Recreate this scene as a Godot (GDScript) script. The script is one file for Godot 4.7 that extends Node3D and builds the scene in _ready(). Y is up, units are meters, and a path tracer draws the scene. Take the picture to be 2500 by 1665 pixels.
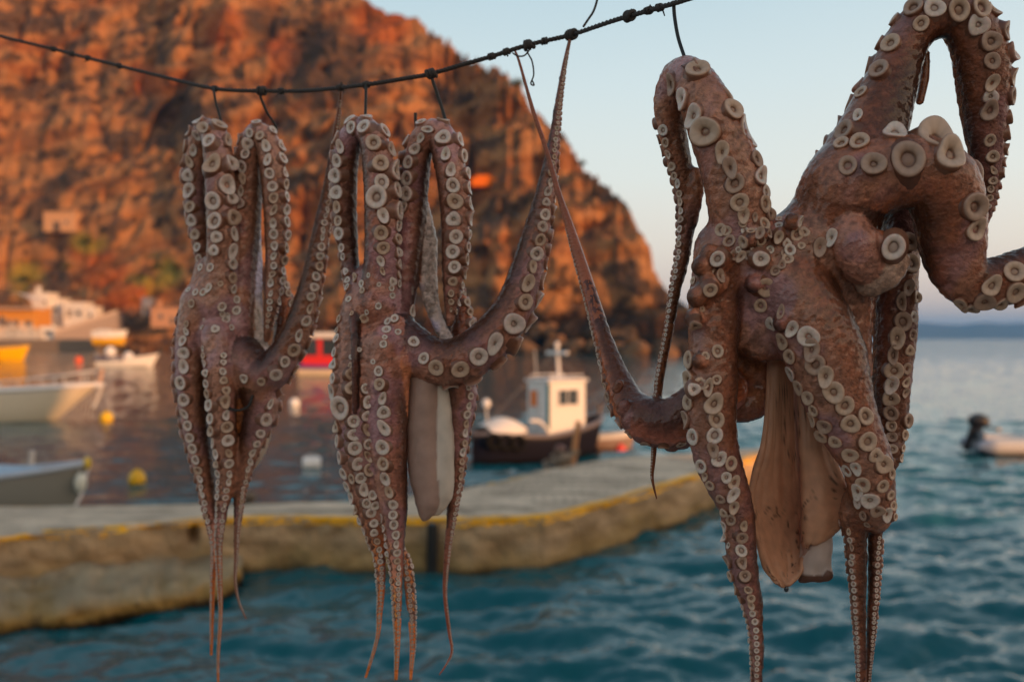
extends Node3D

# ---------------------------------------------------------------- measures
const F := 2430.0          # focal length in picture widths of 2500
const CAM_Y := 3.4         # eye height above the sea
const CX := 1250.0
const HY := 826.0

var rng := RandomNumberGenerator.new()
var M := {}
var used := {}

func pt(x: float, y: float, d: float) -> Vector3:
	return Vector3((x - CX) / F * d, CAM_Y - (y - HY) / F * d, -d)

func on_water(x: float, y: float) -> Vector3:
	return pt(x, y, CAM_Y * F / (y - HY))

# ---------------------------------------------------------------- mesh builder
class MB:
	var v := PackedVector3Array()
	var n := PackedVector3Array()
	var c := PackedColorArray()
	var i := PackedInt32Array()
	var col := Color(1, 1, 1)

	func tri(a: Vector3, b: Vector3, d: Vector3) -> void:      # counter-clockwise from outside
		var nn := (b - a).cross(d - a).normalized()
		var s := v.size()
		v.append(a); v.append(b); v.append(d)
		for k in 3:
			n.append(nn); c.append(col)
		i.append(s); i.append(s + 2); i.append(s + 1)

	func quad(a: Vector3, b: Vector3, d: Vector3, e: Vector3) -> void:
		tri(a, b, d); tri(a, d, e)

	# a smooth grid of rows x cols points; wrap closes each row
	func grid(p: PackedVector3Array, rows: int, cols: int, wrap: bool, flip := false, cc := PackedColorArray()) -> void:
		var s := v.size()
		v.append_array(p)
		if cc.size() == p.size():
			c.append_array(cc)
		else:
			for k in p.size():
				c.append(col)
		var nn := PackedVector3Array()
		nn.resize(p.size())
		var last := cols if wrap else cols - 1
		for r in rows - 1:
			for k in last:
				var a := r * cols + k
				var b := r * cols + (k + 1) % cols
				var d := b + cols
				var e := a + cols
				var f := (p[d] - p[a]).cross(p[e] - p[b])
				if flip:
					f = -f
				nn[a] += f; nn[b] += f; nn[d] += f; nn[e] += f
				if flip:
					i.append(s + a); i.append(s + b); i.append(s + d)
					i.append(s + a); i.append(s + d); i.append(s + e)
				else:
					i.append(s + a); i.append(s + d); i.append(s + b)
					i.append(s + a); i.append(s + e); i.append(s + d)
		for k in nn.size():
			n.append(nn[k].normalized())

	func tube(p: PackedVector3Array, rad: PackedFloat32Array, seg := 8, cc := PackedColorArray()) -> void:
		var pts := PackedVector3Array()
		var cols := PackedColorArray()
		var side := Vector3.ZERO
		var m := p.size()
		for k in m:
			var t := (p[mini(k + 1, m - 1)] - p[maxi(k - 1, 0)]).normalized()
			if k == 0:
				side = t.cross(Vector3.UP if absf(t.y) < 0.9 else Vector3.RIGHT).normalized()
			else:
				side = (side - t * side.dot(t)).normalized()
			var up := t.cross(side)
			for q in seg:
				var a := TAU * q / seg
				pts.append(p[k] + (side * cos(a) + up * sin(a)) * rad[k])
				cols.append(cc[k] if cc.size() == m else col)
		grid(pts, m, seg, true, false, cols)
		for end in 2:
			var at := 0 if end == 0 else m - 1
			var t2 := (p[1] - p[0]).normalized() if end == 0 else (p[m - 1] - p[m - 2]).normalized()
			var tip := p[at] + t2 * rad[at] * (-0.35 if end == 0 else 0.35)
			var keep := col
			if cc.size() == m:
				col = cc[at]
			for q in seg:
				var a2 := pts[at * seg + q]
				var b2 := pts[at * seg + (q + 1) % seg]
				if end == 0:
					tri(tip, b2, a2)
				else:
					tri(tip, a2, b2)
			col = keep

	func box(at: Vector3, size: Vector3, b := 0.01, basis := Basis.IDENTITY) -> void:
		var h := size / 2.0
		b = minf(b, minf(h.x, minf(h.y, h.z)) * 0.6)
		var P := func(sx: int, sy: int, sz: int, ax: int) -> Vector3:
			var q := Vector3(sx * (h.x - (0.0 if ax == 0 else b)), sy * (h.y - (0.0 if ax == 1 else b)), sz * (h.z - (0.0 if ax == 2 else b)))
			return at + basis * q
		for s in [-1, 1]:
			var q: Array
			q = [P.call(s, -1, -1, 0), P.call(s, 1, -1, 0), P.call(s, 1, 1, 0), P.call(s, -1, 1, 0)]
			if s < 0: q.reverse()
			quad(q[0], q[1], q[2], q[3])
			q = [P.call(-1, s, -1, 1), P.call(-1, s, 1, 1), P.call(1, s, 1, 1), P.call(1, s, -1, 1)]
			if s < 0: q.reverse()
			quad(q[0], q[1], q[2], q[3])
			q = [P.call(-1, -1, s, 2), P.call(1, -1, s, 2), P.call(1, 1, s, 2), P.call(-1, 1, s, 2)]
			if s < 0: q.reverse()
			quad(q[0], q[1], q[2], q[3])
		for s in [-1, 1]:
			for t in [-1, 1]:
				facing([P.call(s, t, -1, 0), P.call(s, t, 1, 0), P.call(s, t, 1, 1), P.call(s, t, -1, 1)], basis * Vector3(s, t, 0))
				facing([P.call(s, -1, t, 0), P.call(s, 1, t, 0), P.call(s, 1, t, 2), P.call(s, -1, t, 2)], basis * Vector3(s, 0, t))
				facing([P.call(-1, s, t, 1), P.call(1, s, t, 1), P.call(1, s, t, 2), P.call(-1, s, t, 2)], basis * Vector3(0, s, t))
				for u in [-1, 1]:
					facing([P.call(s, t, u, 0), P.call(s, t, u, 1), P.call(s, t, u, 2)], basis * Vector3(s, t, u))

	func facing(q: Array, out: Vector3) -> void:
		if (q[1] - q[0]).cross(q[2] - q[0]).dot(out) < 0:
			q.reverse()
		tri(q[0], q[1], q[2])
		if q.size() == 4:
			tri(q[0], q[2], q[3])

	func ball(at: Vector3, r: Vector3, rings := 10, seg := 16, noise: FastNoiseLite = null, amp := 0.0) -> void:
		var p := PackedVector3Array()
		for k in rings + 1:
			var a := PI * k / rings
			for q in seg:
				var b := TAU * q / seg
				var d := Vector3(sin(a) * cos(b), cos(a), sin(a) * sin(b))
				var e := 1.0
				if noise:
					e += amp * noise.get_noise_3dv(d * 100.0 + at)
				p.append(at + d * r * e)
		grid(p, rings + 1, seg, true)

	func lathe(prof: PackedVector2Array, seg: int, cc := PackedColorArray(), at := Vector3.ZERO) -> void:   # profile from the bottom up: x radius, y height
		var p := PackedVector3Array()
		var cols := PackedColorArray()
		for k in prof.size():
			for q in seg:
				var b := TAU * q / seg
				p.append(at + Vector3(prof[k].x * cos(b), prof[k].y, prof[k].x * sin(b)))
				cols.append(cc[k] if cc.size() == prof.size() else col)
		grid(p, prof.size(), seg, true, true, cols)

	func append(m: MB, t: Transform3D) -> void:
		var s := v.size()
		var nb := t.basis.inverse().transposed()
		for k in m.v.size():
			v.append(t * m.v[k]); n.append((nb * m.n[k]).normalized()); c.append(m.c[k])
		for k in m.i:
			i.append(k + s)

	func mesh() -> ArrayMesh:
		var a := []
		a.resize(Mesh.ARRAY_MAX)
		a[Mesh.ARRAY_VERTEX] = v
		a[Mesh.ARRAY_NORMAL] = n
		a[Mesh.ARRAY_COLOR] = c
		a[Mesh.ARRAY_INDEX] = i
		var m := ArrayMesh.new()
		m.add_surface_from_arrays(Mesh.PRIMITIVE_TRIANGLES, a)
		return m

# ---------------------------------------------------------------- nodes
func numbered(parent: Node, called: String) -> String:
	var key := str(parent.get_instance_id()) + called
	var k: int = used.get(key, 0)
	used[key] = k + 1
	return called if k == 0 else "%s_%03d" % [called, k]

func part(called: String, mb, mat: Material, parent: Node, label := "") -> MeshInstance3D:
	var o := MeshInstance3D.new()
	o.name = numbered(parent, called)
	o.mesh = mb if mb is Mesh else mb.mesh()
	o.material_override = mat
	parent.add_child(o, true)
	if label:
		o.set_meta("label", label)
	return o

func tag(o: Node3D, label: String, category: String, group := "") -> void:
	o.set_meta("label", label)
	o.set_meta("category", category)
	if group:
		o.set_meta("group", group)

func thing(called: String, label: String, category: String, at := Vector3.ZERO, yaw := 0.0, group := "") -> Node3D:
	var o := Node3D.new()
	o.name = numbered(self, called)
	add_child(o, true)
	o.position = at
	o.rotation.y = yaw
	tag(o, label, category, group)
	return o

func structure(called: String, mb, mat: Material) -> MeshInstance3D:
	var o := part(called, mb, mat, self)
	o.set_meta("kind", "structure")
	return o

# ---------------------------------------------------------------- materials
func noise(kind: int, freq: float, seed_: int, oct := 4) -> FastNoiseLite:
	var n := FastNoiseLite.new()
	n.noise_type = kind
	n.frequency = freq
	n.seed = seed_
	n.fractal_type = FastNoiseLite.FRACTAL_FBM
	n.fractal_octaves = oct
	return n

func noise_tex(kind: int, freq: float, seed_: int, size := 512, oct := 4) -> NoiseTexture2D:
	var t := NoiseTexture2D.new()
	t.width = size
	t.height = size
	t.seamless = true
	t.noise = noise(kind, freq, seed_, oct)
	return t

func mat(called: String, color: Color, rough: float, vertex := true, spec := 0.5) -> StandardMaterial3D:
	var m := StandardMaterial3D.new()
	m.resource_name = called
	m.albedo_color = color.linear_to_srgb()
	m.roughness = rough
	m.metallic_specular = spec
	m.vertex_color_use_as_albedo = vertex
	M[called] = m
	return m

func bumped(m: StandardMaterial3D, tex: Texture2D, scale_cm: float, uv: float, world := false) -> void:
	m.uv1_triplanar = true
	m.uv1_world_triplanar = world
	m.uv1_scale = Vector3.ONE * uv
	m.heightmap_enabled = true
	m.heightmap_texture = tex
	m.heightmap_scale = scale_cm

func lin(r: float, g: float, b: float) -> Color:
	return Color(r, g, b)

func hue(r: int, g: int, b: int) -> Color:      # an sRGB colour as a linear value
	return Color8(r, g, b).srgb_to_linear()

# ---------------------------------------------------------------- scene
func _ready() -> void:
	rng.seed = 7
	camera_sky_sun()
	make_materials()
	sea()
	island()
	cliff()
	shore()
	harbour()
	pier()
	boats()
	unseen_side()
	line_and_hooks()
	octopuses()

func camera_sky_sun() -> void:
	var cam := Camera3D.new()
	cam.name = "camera"
	cam.position = Vector3(0, CAM_Y, 0)
	cam.rotation.x = -atan((832.5 - HY) / F)      # the horizon lies a little above the middle
	cam.keep_aspect = Camera3D.KEEP_HEIGHT
	cam.fov = rad_to_deg(2.0 * atan(832.5 / F))
	cam.near = 0.05
	cam.far = 20000.0
	var lens := CameraAttributesPhysical.new()
	lens.frustum_focal_length = 35.0
	lens.frustum_focus_distance = 1.2
	lens.exposure_aperture = 3.8
	lens.frustum_near = 0.05
	lens.frustum_far = 20000.0
	cam.attributes = lens
	add_child(cam)
	cam.far = 20000.0
	# the lens settings change the field of view, so set it again
	cam.fov = rad_to_deg(2.0 * atan(832.5 / F))
	cam.current = true

	var env := Environment.new()
	env.background_mode = Environment.BG_SKY
	env.tonemap_mode = Environment.TONE_MAPPER_LINEAR
	env.tonemap_exposure = 1.0
	env.sdfgi_enabled = true
	env.ssao_enabled = true
	env.ssil_enabled = true
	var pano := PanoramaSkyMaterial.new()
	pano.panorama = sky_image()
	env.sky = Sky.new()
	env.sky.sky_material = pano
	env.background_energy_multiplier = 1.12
	env.fog_enabled = true
	env.fog_density = 0.00011
	env.fog_light_color = Color(0.36, 0.64, 0.9)
	var we := WorldEnvironment.new()
	we.name = "environment"
	we.environment = env
	add_child(we)

	var sun := DirectionalLight3D.new()
	sun.name = "sun"
	sun.light_color = Color(1.0, 0.71, 0.46)
	sun.light_energy = 1.6
	sun.light_angular_distance = 0.6
	sun.shadow_enabled = true
	add_child(sun)
	sun.look_at_from_position(Vector3.ZERO, -sun_dir())

func sun_dir() -> Vector3:
	var el := deg_to_rad(7.5)
	return Vector3(0.76 * cos(el), sin(el), 0.65 * cos(el)).normalized()

func sky_image() -> ImageTexture:
	# clear evening air: cream near the horizon, pale blue above, with faint streaks of high cloud
	var w := 1024
	var h := 512
	var sun_az := rad_to_deg(atan2(sun_dir().x, -sun_dir().z))
	var stops := [[-90.0, hue(92, 98, 104)], [-2.0, hue(196, 180, 170)], [0.0, hue(240, 205, 182)], [2.0, hue(244, 214, 190)], [5.0, hue(240, 228, 210)], [9.0, hue(226, 231, 224)],
		[14.0, hue(208, 223, 225)], [20.0, hue(184, 208, 218)], [35.0, hue(158, 180, 194)], [60.0, hue(128, 148, 166)], [90.0, hue(112, 132, 152)]]
	var img := Image.create(w, h, false, Image.FORMAT_RGBF)
	var nz := noise(FastNoiseLite.TYPE_SIMPLEX, 0.02, 4, 4)
	for y in h:
		var el := 90.0 - 180.0 * (y + 0.5) / h
		var base: Color = stops[0][1]
		for k in stops.size() - 1:
			if el >= stops[k][0]:
				base = (stops[k][1] as Color).lerp(stops[k + 1][1], smoothstep(stops[k][0], stops[k + 1][0], el) if k == 0 else (el - stops[k][0]) / (stops[k + 1][0] - stops[k][0]))
		for x in w:
			var a := TAU * x / w
			var e := 1.0
			if el > 0.0:
				e += 0.02 * nz.get_noise_3d(cos(a) * 60.0, el * 3.0, sin(a) * 60.0)
			# unseen glow around the low sun behind the camera, boosted to light the foreground
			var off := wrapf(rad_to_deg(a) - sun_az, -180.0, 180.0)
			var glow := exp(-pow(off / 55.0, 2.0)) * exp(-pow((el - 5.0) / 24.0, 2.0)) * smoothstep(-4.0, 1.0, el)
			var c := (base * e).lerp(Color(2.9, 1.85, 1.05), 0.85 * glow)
			img.set_pixel(x, y, Color(c.r, c.g, c.b))
	return ImageTexture.create_from_image(img)

func make_materials() -> void:
	var m := mat("skin", Color(1, 1, 1), 0.46, true, 0.3)
	m.clearcoat_enabled = true
	m.clearcoat = 0.5
	m.clearcoat_roughness = 0.06
	bumped(m, noise_tex(FastNoiseLite.TYPE_SIMPLEX, 0.018, 11, 512, 5), 0.22, 16.0)
	m = mat("sucker", Color(1, 1, 1), 0.38, true, 0.45)
	m.subsurf_scatter_enabled = true
	m.subsurf_scatter_strength = 0.18
	m.clearcoat_enabled = true
	m.clearcoat = 0.2
	m.clearcoat_roughness = 0.25
	m = mat("sucker_tan", Color(0.8, 0.68, 0.56), 0.38, true, 0.45)
	m.clearcoat_enabled = true
	m.clearcoat = 0.25
	m.clearcoat_roughness = 0.15
	m = mat("sucker_dim", Color(0.6, 0.48, 0.4), 0.4, true, 0.45)
	m.clearcoat_enabled = true
	m.clearcoat = 0.2
	m = mat("flesh", Color(1, 1, 1), 0.42, true, 0.45)
	m.backlight_enabled = true
	m.backlight = Color(0.75, 0.55, 0.42)
	bumped(m, noise_tex(FastNoiseLite.TYPE_SIMPLEX, 0.02, 12, 256, 4), 0.1, 7.0)
	m = mat("wire", Color(0.035, 0.033, 0.03), 0.5, false)
	m.metallic = 0.6
	mat("rope", Color(0.05, 0.04, 0.035), 0.85, false)
	m = mat("rock", Color(1, 1, 1), 0.95, true, 0.2)
	bumped(m, noise_tex(FastNoiseLite.TYPE_SIMPLEX, 0.02, 13, 512, 5), 90.0, 0.06)
	m = mat("concrete", Color(1, 1, 1), 0.85, true, 0.3)
	bumped(m, noise_tex(FastNoiseLite.TYPE_SIMPLEX, 0.03, 14, 512, 5), 3.0, 0.7)
	mat("paint", Color(1, 1, 1), 0.6, true, 0.4)
	mat("plaster", Color(1, 1, 1), 0.9, true, 0.3)
	m = mat("gloss", Color(1, 1, 1), 0.35, true, 0.5)
	mat("hull", Color(1, 1, 1), 0.65, true, 0.15)
	m = mat("cloth", Color(1, 1, 1), 0.9, true, 0.3)
	m = mat("glass", Color(0.03, 0.04, 0.05), 0.08, false, 0.6)
	m = mat("plastic", Color(1, 1, 1), 0.4, true, 0.5)
	mat("leaf", Color(1, 1, 1), 0.8, true, 0.3)
	m = mat("water", Color(0.0, 0.085, 0.105), 0.04, false, 0.38)
	m.uv1_triplanar = true
	m.uv1_world_triplanar = true
	m.uv1_scale = Vector3(0.35, 1.0, 0.75)
	m.normal_enabled = true
	var nt := noise_tex(FastNoiseLite.TYPE_SIMPLEX, 0.012, 15, 1024, 3)
	nt.as_normal_map = true
	nt.bump_strength = 6.0
	m.normal_texture = nt
	m.normal_scale = 0.6

# ---------------------------------------------------------------- the sea
func wave(x: float, z: float, w1: FastNoiseLite, w2: FastNoiseLite) -> float:
	var calm := smoothstep(-8.0, 3.0, x + 0.16 * z + 3.0) * 0.55 + 0.45     # a little calmer inside the harbour
	return calm * (0.15 * w1.get_noise_2d(x * 0.45, z) + 0.115 * w2.get_noise_2d(x * 0.55 + 0.3 * z, z) + 0.03 * w2.get_noise_2d(x * 1.9 + 40.0, z * 2.9))

func sea() -> void:
	var w1 := noise(FastNoiseLite.TYPE_SIMPLEX_SMOOTH, 0.55, 21, 2)
	var w2 := noise(FastNoiseLite.TYPE_SIMPLEX_SMOOTH, 1.4, 22, 3)
	var angles := PackedFloat32Array()
	var a := -36.0
	while a < 36.0:
		angles.append(a)
		a += 0.24
	while a < 324.0:
		angles.append(a)
		a += 6.0
	var p := PackedVector3Array()
	var rows := 0
	var r := 1.0
	while r < 15000.0:
		for q in angles:
			var x := r * sin(deg_to_rad(q))
			var z := -r * cos(deg_to_rad(q))
			var y := 0.0
			if r > 4.0 and r < 260.0:
				y = wave(x, z, w1, w2) * (1.0 - smoothstep(120.0, 260.0, r))
			p.append(Vector3(x, y, z))
		rows += 1
		r *= 1.5 if r < 4.0 else 1.0075 if r < 45.0 else 1.03 if r < 300.0 else 1.25
	var mb := MB.new()
	mb.grid(p, rows, angles.size(), true)
	if mb.n[mb.n.size() / 2].y < 0:
		mb = MB.new()
		mb.grid(p, rows, angles.size(), true, true)
	structure("sea", mb, M.water)

func island() -> void:
	# a low island across the strait
	var nz := noise(FastNoiseLite.TYPE_SIMPLEX, 0.002, 31, 4)
	var d := 6500.0
	var p := PackedVector3Array()
	var cols := 120
	var mb := MB.new()
	mb.col = Color(0.15, 0.15, 0.14)
	for row in 8:
		for k in cols:
			var x := 1700.0 + 26.0 * k
			var t := float(k) / (cols - 1)
			var h := (smoothstep(0.0, 0.12, t) * 115.0 + 30.0 * nz.get_noise_1d(x * 2.0)) * (1.0 - 0.35 * smoothstep(0.3, 1.0, t))
			var v := row / 4.0
			var up := v if v <= 1.0 else 2.0 - v
			var q := pt(x, HY, d + 900.0 * v)
			p.append(Vector3(q.x, maxf(h, 4.0) * up - 3.0, q.z))
	mb.grid(p, 8, cols, false, true)
	structure("island", mb, M.rock)

# ---------------------------------------------------------------- the cliff
func lerp_table(t: Array, x: float) -> Array:
	if x <= t[0][0]: return t[0]
	for k in t.size() - 1:
		if x <= t[k + 1][0]:
			var f: float = (x - t[k][0]) / (t[k + 1][0] - t[k][0])
			var out := []
			for q in t[k].size():
				out.append(lerpf(t[k][q], t[k + 1][q], f))
			return out
	return t[-1]

var RIDGE := [[-900, -650, 150, 300], [0, -430, 140, 285], [400, -290, 125, 272], [700, -120, 110, 252], [908, 8, 92, 240], [1020, 64, 84, 236], [1115, 127, 76, 232], [1168, 157, 72, 230], [1221, 176, 68, 228],
	[1243, 212, 65, 227], [1317, 297, 56, 223], [1391, 350, 50, 220], [1423, 414, 44, 218], [1465, 446, 40, 216], [1529, 504, 34, 213], [1556, 563, 28, 211], [1590, 616, 23, 210], [1596, 660, 20, 209], [1625, 705, 15, 208], [1690, 756, 9, 206], [1712, 815, 4, 205]]
var cl_a: FastNoiseLite
var cl_b: FastNoiseLite
var cl_c: FastNoiseLite
var cl_d: FastNoiseLite

func cliff_at(px: float, v: float) -> Vector3:
	var t := lerp_table(RIDGE, px)
	var d0: float = t[3]
	var run: float = t[2]
	var top: float = CAM_Y + (HY - t[1]) / F * (d0 + run)
	top *= 1.0 + 0.035 * cl_d.get_noise_1d(px * 0.5) * smoothstep(900.0, 1150.0, px) * smoothstep(1700.0, 1600.0, px)
	var back := 0.0
	var vv := minf(v, 1.0)
	if v > 1.0:
		back = v - 1.0
	var flat0 := pt(px, HY, d0)
	var h := top * vv
	# beds of lava and ash of uneven thickness: steep broken faces over narrow benches
	var warp := 5.0 * cl_a.get_noise_2d(flat0.x * 0.5, h * 0.3) + 1.2 * cl_d.get_noise_2d(flat0.x * 0.5, h * 0.5) - 0.16 * flat0.x
	var bed := (h + warp) / 12.0 + 0.4 * sin((h + warp) * 0.17)
	var num := floorf(bed)
	var fr := bed - num
	var step := ((num + smoothstep(0.6, 1.0, fr)) * 12.0 - warp) / maxf(top, 1.0)
	var g := clampf(lerpf(vv, step, 0.8), 0.0, 1.15)
	var lower := 1.0 - smoothstep(100.0, 700.0, px)       # the foot is a gentle slope of rubble on the left
	g = lerpf(g, pow(clampf(g, 0.0, 2.0), 0.62), lower * 0.8)
	var d := d0 + run * g
	var q := pt(px, HY, d)
	q.y = h
	var edge := smoothstep(0.0, 0.04, vv) * (1.0 - 0.6 * smoothstep(0.92, 1.0, vv))
	var small := clampf(top / 60.0, 0.3, 1.0)
	var rugged := lerpf(1.0, 0.35, lower * (1.0 - smoothstep(0.25, 0.45, vv)))
	rugged *= 1.0 - 0.6 * smoothstep(0.72, 0.9, vv) * smoothstep(450.0, 650.0, px) * smoothstep(1150.0, 1000.0, px)      # scree under the ridge
	var out := 14.0 * cl_a.get_noise_3d(q.x, h * 0.5, 0.0)
	out += 1.3 * cl_c.get_noise_2d(q.x * 0.6, num * 31.0)                         # blocks within a bed
	out -= 8.0 * pow(maxf(cl_b.get_noise_2d(q.x, num * 17.0 + h * 0.25), 0.0), 2.0) * (1.0 - smoothstep(0.75, 1.0, fr))   # clefts
	out += 1.3 * cl_d.get_noise_3d(q.x * 0.8, h * 1.1, q.z * 0.4)
	out += 2.6 * sin(num * 12.9898) + 1.2 * sin(h * 1.3 + 0.2 * flat0.x) * cl_a.get_noise_2d(q.x * 2.0, h)
	var toward := Vector3(-q.x, 0, -q.z).normalized()
	q += toward * out * edge * small * rugged
	q.y += cl_d.get_noise_2d(q.x * 1.2, q.z) * 2.0 * edge * small
	if v > 1.0:
		q += Vector3(0, -h * back, 0) - toward * back * 170.0
	return q

func cliff_where(px: float, py: float) -> Vector3:       # the place on the cliff seen in this direction
	var best := Vector3.ZERO
	var off := 1e9
	for k in 201:
		var q := cliff_at(px, k / 200.0)
		var y := HY + (CAM_Y - q.y) / -q.z * F
		if absf(y - py) < off:
			off = absf(y - py)
			best = q
	return best

func blot(x: float, y: float, bx: float, by: float, r: float, wx := 1.0) -> float:
	return 1.0 - smoothstep(0.5, 1.25, Vector2((x - bx) / wx, y - by).length() / r)

func cliff() -> void:
	cl_a = noise(FastNoiseLite.TYPE_SIMPLEX, 0.022, 41, 3)
	cl_b = noise(FastNoiseLite.TYPE_SIMPLEX, 0.035, 42, 2)
	cl_b.fractal_type = FastNoiseLite.FRACTAL_RIDGED
	cl_c = noise(FastNoiseLite.TYPE_CELLULAR, 0.12, 43, 1)
	cl_c.cellular_return_type = FastNoiseLite.RETURN_CELL_VALUE
	cl_c.cellular_jitter = 0.9
	cl_d = noise(FastNoiseLite.TYPE_SIMPLEX, 0.12, 44, 3)
	var tone := noise(FastNoiseLite.TYPE_SIMPLEX, 0.03, 45, 4)
	var tone2 := noise(FastNoiseLite.TYPE_SIMPLEX, 0.055, 46, 3)
	var pits := noise(FastNoiseLite.TYPE_SIMPLEX, 0.13, 47, 2)
	var tan_ := Color(0.42, 0.2, 0.085)
	var rust := Color(0.27, 0.105, 0.042)
	var grey := Color(0.08, 0.055, 0.042)
	var red := Color(0.40, 0.095, 0.025)
	var scrub := Color(0.26, 0.19, 0.04)
	var rows := 250
	var p := PackedVector3Array()
	var cc := PackedColorArray()
	var cols := 0
	for row in rows:
		var v := row / 230.0
		if row > 230:
			v = 1.0 + (row - 230) / 19.0
		cols = 0
		var px := -900.0
		while px <= 1712.0:
			var q := cliff_at(px, v)
			var y := HY + (CAM_Y - q.y) / -q.z * F
			p.append(q)
			var a := tone.get_noise_3d(q.x * 0.6, q.y * 1.8, q.z * 0.6)
			var b := tone2.get_noise_3d(q.x, q.y * 1.4, q.z)
			var layer := tone.get_noise_2d((q.y - 0.16 * q.x) * 3.2 + 1.5 * cl_d.get_noise_2d(q.x * 0.3, 0.0), q.x * 0.12)
			var c := tan_.lerp(rust, smoothstep(-0.1, 0.45, a * 0.5 + layer * 0.8))
			c = c.lerp(grey, 0.9 * smoothstep(0.06, 0.3, -a * 0.55 + b * 0.7 - layer * 0.4))
			c = c.lerp(grey * 0.6, 0.85 * smoothstep(0.28, 0.46, pits.get_noise_3d(q.x, q.y * 1.3, q.z * 0.6)))
			c = c.lerp(red, 0.7 * maxf(maxf(blot(px, y, 545, 70, 60), blot(px, y, 690, 130, 60, 0.7)), maxf(blot(px, y, 250, 665, 50, 1.3), maxf(blot(px, y, 200, 610, 35), blot(px, y, 310, 720, 40, 1.6)))))
			c = c.lerp(red, 0.7 * maxf(blot(px, y, 350, 190, 45, 0.8), blot(px, y, 930, 60, 60, 1.4)))
			c = c.lerp(grey * 0.8, 0.75 * maxf(blot(px, y, 780, 150, 130, 1.0), maxf(blot(px, y, 640, 60, 60), maxf(blot(px, y, 400, 270, 60, 1.4), blot(px, y, 850, 380, 70, 1.3)))))
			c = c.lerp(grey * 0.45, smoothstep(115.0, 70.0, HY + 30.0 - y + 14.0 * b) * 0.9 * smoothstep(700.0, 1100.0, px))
			var green := maxf(maxf(blot(px, y, 215, 592, 32, 1.5), blot(px, y, 390, 665, 45, 1.4)), maxf(blot(px, y, 60, 680, 50), blot(px, y, 340, 700, 40)))
			c = c.lerp(scrub, green * smoothstep(-0.25, 0.2, b + 0.1))
			c = c * (1.0 + 0.2 * b)
			cc.append(c)
			px += 5.5
			cols += 1
	var mb := MB.new()
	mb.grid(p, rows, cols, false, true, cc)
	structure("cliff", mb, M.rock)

func boulder_mesh(s: int) -> MB:
	var nz := noise(FastNoiseLite.TYPE_CELLULAR, 0.012, 60 + s, 2)
	var mb := MB.new()
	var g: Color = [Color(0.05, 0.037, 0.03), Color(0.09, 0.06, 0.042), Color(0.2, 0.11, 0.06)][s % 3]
	mb.col = g
	mb.ball(Vector3.ZERO, Vector3(1.0, 0.75, 0.85), 12, 18, nz, 0.55)
	return mb

func shore() -> void:
	var kinds := []
	for s in 6:
		kinds.append(boulder_mesh(s).mesh())
	# rocks fallen along the foot of the cliff
	for k in 190:
		var px := rng.randf_range(215.0, 1702.0) if k > 60 else rng.randf_range(1130.0, 1702.0)
		if px > 1480.0 and px < 1500.0:
			px += 40.0
		var t := lerp_table(RIDGE, px)
		var up := pow(rng.randf(), 1.6)
		var band := lerpf(10.0, 95.0 if px > 1100.0 else 30.0, up) * (1.0 if px < 1550.0 else 0.6)
		var d: float = t[3] + lerpf(-9.0, 14.0, up)
		var y: float = HY + CAM_Y * F / d - band + 8.0
		var q := pt(px, y, d)
		q.y = maxf(q.y, 0.2)
		var s := rng.randf_range(1.2, 3.6) * (1.0 if px > 700.0 else 0.65)
		var kind := int(rng.randi() % 6)
		var o := part("boulder", kinds[kind], M.rock, self)
		var tone: String = ["black volcanic", "dark brown volcanic", "rust brown"][kind % 3]
		var where := "heaped on the shore under the right end of the cliff" if px > 1110.0 else "on the waterline behind the hanging octopuses" if px > 480.0 else "on the shore between the harbour houses and the first octopus"
		tag(o, tone + " boulder " + where, "boulder", tone + " boulders " + where)
		o.position = q
		o.rotation = Vector3(rng.randf() * 0.6, rng.randf() * TAU, rng.randf() * 0.6)
		o.scale = Vector3(s * rng.randf_range(0.8, 1.5), s * rng.randf_range(0.7, 1.1), s)
	# shrubs on the slope and on the skyline
	var bush := bush_mesh()
	for b in [[1262, 207, 5.5, "dark shrub standing up on the skyline of the cliff beside the hanging line"], [1420, 372, 3.2, "small dark shrub on the cliff edge behind the long thin tentacle"], [215, 590, 4.5, "olive green shrub on the cliff slope below the ochre hut"],
		[385, 668, 5.0, "yellow green shrub on the slope left of the first octopus"], [348, 690, 4.0, "dark green shrub on the slope above the pink terrace wall"], [62, 690, 4.5, "green shrub on the slope behind the white houses"], [165, 650, 3.5, "low olive shrub on the red slope above the harbour houses"],
		[430, 655, 3.5, "yellowish shrub close beside the body of the first octopus"]]:
		var at := cliff_where(b[0], b[1])
		var o := thing("shrub", b[3], "shrub", at + Vector3(0, -0.3, 0.8), rng.randf() * TAU)
		o.scale = Vector3.ONE * b[2] * 0.5
		part("foliage", bush[0], M.leaf, o)
		part("stem", bush[1], M.rope, o)

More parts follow.
